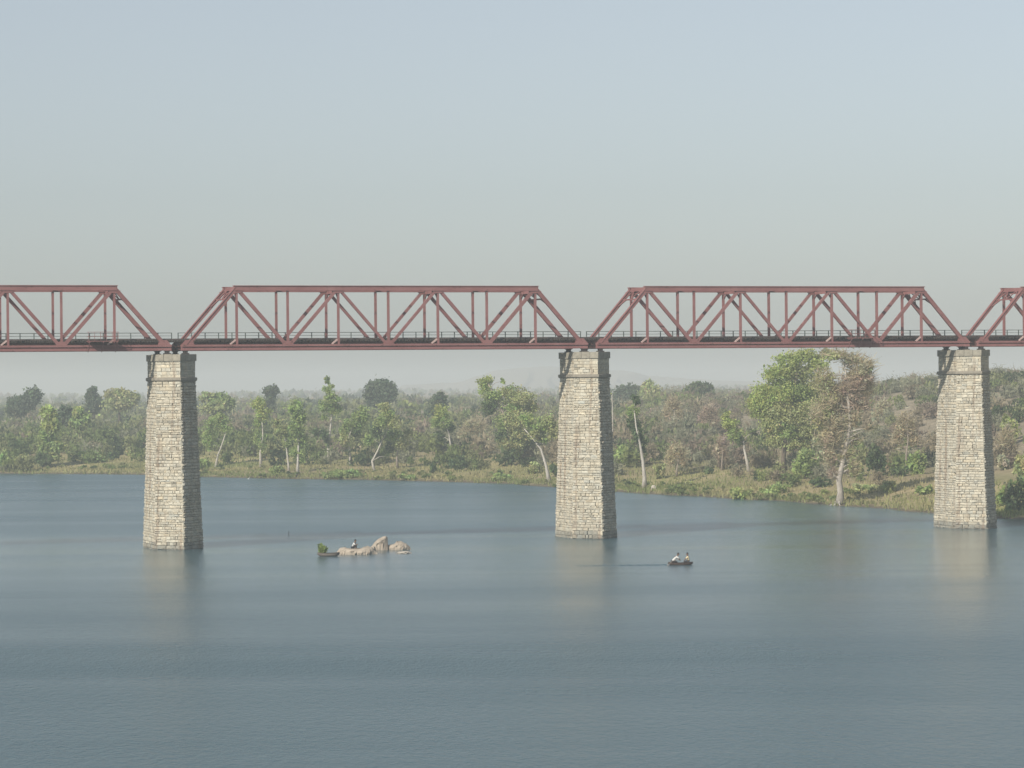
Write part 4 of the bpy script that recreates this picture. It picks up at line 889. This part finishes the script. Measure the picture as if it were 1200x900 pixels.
M_SKIN = mat('brown_skin', (0.17, 0.095, 0.06), 0.6); M_HAIR = mat('black_hair', (0.012, 0.01, 0.01), 0.5)
M_WHITE = mat('white_cotton', (0.58, 0.58, 0.56), 0.9); M_CREAM = mat('cream_cotton', (0.62, 0.52, 0.33), 0.9); M_DARKC = mat('dark_cotton', (0.03, 0.03, 0.035), 0.9); M_RUST = mat('rust_cotton', (0.28, 0.10, 0.05), 0.9)
def skin_obj(name, V_, E_, R_, mtl, parent, root=0, sub=1):
    bm = bmesh.new(); lay = bm.verts.layers.skin.verify(); vv = []
    for i, p in enumerate(V_):
        v = bm.verts.new(p); rr = R_[i]; v[lay].radius = rr if isinstance(rr, tuple) else (rr, rr); v[lay].use_root = (i == root); vv.append(v)
    for a, c in E_: bm.edges.new((vv[a], vv[c]))
    me = bpy.data.meshes.new(name); bm.to_mesh(me); bm.free(); me.materials.append(mtl); o = link(name, me, parent)
    s = o.modifiers.new('skin', 'SKIN'); s.use_smooth_shade = True
    d = o.modifiers.new('subdivision', 'SUBSURF'); d.levels = sub; d.render_levels = sub
    return o
def person(label, loc, yaw, J, top, bottom, wrap=None, group='people on the river'):
    """seated figure facing local +x; J holds the joints"""
    root = empty('person', loc, yaw); tag(root, label, 'person', group)
    names = ['pelvis','belly','chest','neck','head','crown']
    V_ = [J[n] for n in names]; R_ = [(0.15,0.12),(0.13,0.105),(0.15,0.11),0.055,(0.085,0.095),(0.065,0.07)]; E_ = [(i, i+1) for i in range(5)]
    hd = Vector(J['head']); fw = Vector(J.get('face', (1,0,-0.1))).normalized(); sd = Vector((-fw.y, fw.x, 0))
    V_.append(hd + fw*0.115 + Vector((0,0,-0.01))); R_.append(0.014); E_.append((4, len(V_)-1))            # nose
    for s in (-1, 1): V_.append(hd + sd*s*0.10); R_.append(0.018); E_.append((4, len(V_)-1))                 # ears
    limbs = {}
    for s, sf in ((1, 'l'), (-1, 'r')):
        i0 = len(V_); V_ += [J['sh_'+sf], J['el_'+sf], J['ha_'+sf]]; R_ += [0.065, 0.046, 0.036]; E_ += [(2, i0), (i0, i0+1), (i0+1, i0+2)]
        h = Vector(J['ha_'+sf]); d = (h - Vector(J['el_'+sf])).normalized(); palm = h + d*0.06; ip = len(V_); V_.append(palm); R_.append((0.04, 0.02)); E_.append((i0+2, ip))
        sx = d.cross(Vector((0,0,1))); sx = sx.normalized() if sx.length > 1e-3 else Vector((0,1,0))
        for f, (q_, ln_) in enumerate(((-0.032, .06), (-0.011, .072), (0.011, .068), (0.032, .052))):
            k0 = len(V_); V_ += [palm + sx*q_ + d*0.04, palm + sx*q_ + d*(0.04+ln_*0.6) + Vector((0,0,-0.03))]; R_ += [0.010, 0.008]; E_ += [(ip, k0), (k0, k0+1)]
        k0 = len(V_); V_.append(h + sx*0.05*s + d*0.05); R_.append(0.010); E_.append((i0+2, k0))
        i1 = len(V_); V_ += [J['hip_'+sf], J['kn_'+sf], J['an_'+sf], J['to_'+sf]]; R_ += [0.095, 0.062, 0.042, 0.036]; E_ += [(0, i1), (i1, i1+1), (i1+1, i1+2), (i1+2, i1+3)]
    skin_obj('body', V_, E_, R_, M_SKIN, root)
    g = lambda *k: [J[n] for n in k]
    Vt = g('pelvis','belly','chest') + [Vector(J['chest']).lerp(Vector(J['neck']), 0.6)]; Et = [(0,1),(1,2),(2,3)]; Rt = [(0.165,0.135),(0.15,0.125),(0.17,0.13),0.08]
    for sf in 'lr':
        i0 = len(Vt); Vt += [J['sh_'+sf], Vector(J['sh_'+sf]).lerp(Vector(J['el_'+sf]), 0.85)]; Rt += [0.085, 0.07]; Et += [(2, i0), (i0, i0+1)]
    skin_obj('shirt', Vt, Et, Rt, top, root)
    Vt = g('pelvis'); Et = []; Rt = [(0.17, 0.14)]
    for sf in 'lr':
        i0 = len(Vt); Vt += [J['hip_'+sf], J['kn_'+sf], Vector(J['kn_'+sf]).lerp(Vector(J['an_'+sf]), 0.55)]; Rt += [0.115, 0.085, 0.07]; Et += [(0, i0), (i0, i0+1), (i0+1, i0+2)]
    skin_obj('trousers', Vt, Et, Rt, bottom, root)
    bm = bmesh.new(); bmesh.ops.create_icosphere(bm, subdivisions=2, radius=1.0)
    for v in list(bm.verts):
        if v.co.z < -0.15 and v.co.x > -0.3: bm.verts.remove(v)
    for v in bm.verts: v.co = Vector((v.co.x*0.112, v.co.y*0.102, v.co.z*0.118))
    rot = Vector((1,0,0)).rotation_difference(Vector((fw.x, fw.y, 0)).normalized())
    bmesh.ops.rotate(bm, verts=bm.verts, matrix=rot.to_matrix()); bmesh.ops.translate(bm, verts=bm.verts, vec=hd + Vector((0,0,0.05)) - fw*0.012)
    me = bpy.data.meshes.new('hair'); bm.to_mesh(me); bm.free(); me.materials.append(wrap or M_HAIR); link('head_cloth' if wrap else 'hair', me, root)
    return root
def seated(lean=0.1, knees=0.35, reach=(0.4, 0.35), legs='up', seat=0.0):
    """joints of a figure sitting with the seat at local z = 0"""
    L = lean; J = dict(pelvis=(0,0,0.12+seat), belly=(0.05+L*0.3,0,0.30), chest=(0.05+L*0.8,0,0.50), neck=(0.05+L*1.15,0,0.66), head=(0.07+L*1.3,0,0.79), crown=(0.07+L*1.35,0,0.87))
    for s, sf in ((1,'l'), (-1,'r')):
        J['sh_'+sf] = (0.05+L*0.9, 0.19*s, 0.55); J['el_'+sf] = (0.18+L*0.9+reach[0]*0.2, 0.24*s, 0.36); J['ha_'+sf] = (reach[0]+L*0.5, 0.13*s, reach[1])
        J['hip_'+sf] = (0.06, 0.10*s, 0.10)
        if legs == 'up': J['kn_'+sf] = (0.36, 0.15*s, knees); J['an_'+sf] = (0.40, 0.13*s, -0.02); J['to_'+sf] = (0.56, 0.14*s, -0.04)
        else: J['kn_'+sf] = (0.44, 0.13*s, 0.12); J['an_'+sf] = (0.50, 0.12*s, -0.26); J['to_'+sf] = (0.66, 0.13*s, -0.29)
    J['face'] = (1, 0, -0.25)
    return J
def surface_top(o, x, y):
    """height of a rock's surface at world x, y"""
    bpy.context.view_layer.update(); ok, p, n_, i = o.ray_cast(o.matrix_world.inverted() @ Vector((x, y, 20)), Vector((0,0,-1))); return (o.matrix_world @ p).z if ok else 0.3
slab = [o for o in bpy.data.objects if o.name.startswith('flat_rock')][0]
sx_, sy_ = slab.location.x + (413.5-419)*slab.location.y/F_PX, slab.location.y - 0.1
person('person in a white shirt sitting on the low granite slab', (sx_, sy_, surface_top(slab, sx_+0.1, sy_)-0.02), math.radians(-20), seated(0.22, 0.36, (0.42, 0.40)), M_WHITE, M_DARKC)
X, Y, L_ = b2[1], b2[2], b2[3]
c2, s2 = math.cos(0.02), math.sin(0.02)
P1 = (X - 0.34*L_*c2, Y - 0.34*L_*s2, 0.20)
P2 = (X + 0.34*L_*c2, Y + 0.34*L_*s2, 0.20)
rower = person('rower in white bent forward over an oar, left end of the small brown boat', P1, math.radians(12), seated(0.42, 0.30, (0.52, 0.28), 'low'), M_WHITE, M_DARKC)
person('upright person in a cream shirt seated at the right end of the small brown boat', P2, math.radians(178), seated(0.06, 0.32, (0.36, 0.26), 'low'), M_CREAM, M_DARKC)
m = MB(); oar = empty('oar', (P1[0], P1[1], P1[2])); tag(oar, 'long wooden oar held by the rower, dipping into the water at the left', 'oar')
m.tube([(0.66, -0.08, 0.36), (0.0, -0.46, 0.18), (-0.42, -0.72, -0.16)], [0.02, 0.022, 0.02], 6); m.build('shaft', M_BARK_DRY, oar)
m = MB(); m.beam((-0.40, -0.71, -0.15), (-0.66, -0.87, -0.36), 0.13, 0.02, side=(0.5,-0.8,0)); m.build('blade', M_BARK_DRY, oar)
# the boat's wake: two low ridges of water trailing off to the left
def wake():
    q, n = 5, 60; vs, fs = [], []; r = nprng(77)
    for side in (0, 1):
        o = len(vs)
        for i in range(n):
            t = i/(n-1); x = -1.3 - 8.6*t; y = (-0.25 if side else 0.25)*(1 + 2.2*t) + 0.05*r.normal(); h = 0.055*(1-t)**0.6*(0.7 + 0.3*math.sin(i*1.1 + side)); w = 0.22 + 0.25*t
            for j in range(q): f = j/(q-1)*2-1; vs.append((x, y + f*w, 0.003 + h*(1-f*f) - (0.02 if abs(f) == 1 else 0)))
        for i in range(n-1):
            for j in range(q-1): fs.append((o+i*q+j, o+i*q+j+1, o+(i+1)*q+j+1, o+(i+1)*q+j))
    m = MB(); m.add(vs, fs); o = m.build('wake', M_WATER, smooth=True); o.location = (b2[1], b2[2], 0); tag(o, 'low wake ridges trailing behind the small brown boat', 'wake', kind='stuff')
wake()
# a white bird resting on the water near the far bank
def bird(label, px, py, yaw):
    X, Y = on_water(px, py); root = empty('water_bird', (X, Y, 0), yaw); tag(root, label, 'bird')
    skin_obj('body', [(-0.16,0,0.16),(-0.10,0,0.10),(0.06,0,0.11),(0.16,0,0.16),(0.20,0,0.30),(0.17,0,0.42),(0.22,0,0.46),(0.33,0,0.45)], [(i,i+1) for i in range(7)], [0.02,0.085,0.105,0.06,0.032,0.028,0.042,0.008], M_WHITE, root, 2)
bird('tiny white bird floating near the far bank right of the left pier', 291, 562.5, 0.4)
m = MB()
X, Y = on_water(338, 628); st = empty('stake', (X, Y, 0)); tag(st, 'thin dark stake standing in the open water left of the rocks', 'stake')
m.tube([(0,0,-1.5), (0.02,0,0.1), (0.05,0,0.5)], [0.03, 0.03, 0.02], 6); m.build('pole', M_BARK_DARK, st); m = MB(); m.tube([(0.03,0,0.36), (0.045,0,0.47)], [0.045, 0.045], 6); m.build('float_tie', M_DARKC, st)

# ------------------------------------------------------------------ haze: one closed box of pale air
m = MB(); m.box(-9300, 9300, -2700, 9300, -5.0, 52.0)
hz = bpy.data.materials.new('haze_air'); hz.use_nodes = True; N = hz.node_tree.nodes
for n in list(N): N.remove(n)
pv = N.new('ShaderNodeVolumePrincipled'); pv.inputs['Color'].default_value = (*HAZE_COLOR, 1); pv.inputs['Density'].default_value = HAZE_DENSITY
oo = N.new('ShaderNodeOutputMaterial'); hz.node_tree.links.new(pv.outputs[0], oo.inputs['Volume'])
tag(m.build('haze', hz), 'pale even haze in the air over the river', 'haze', kind='stuff')
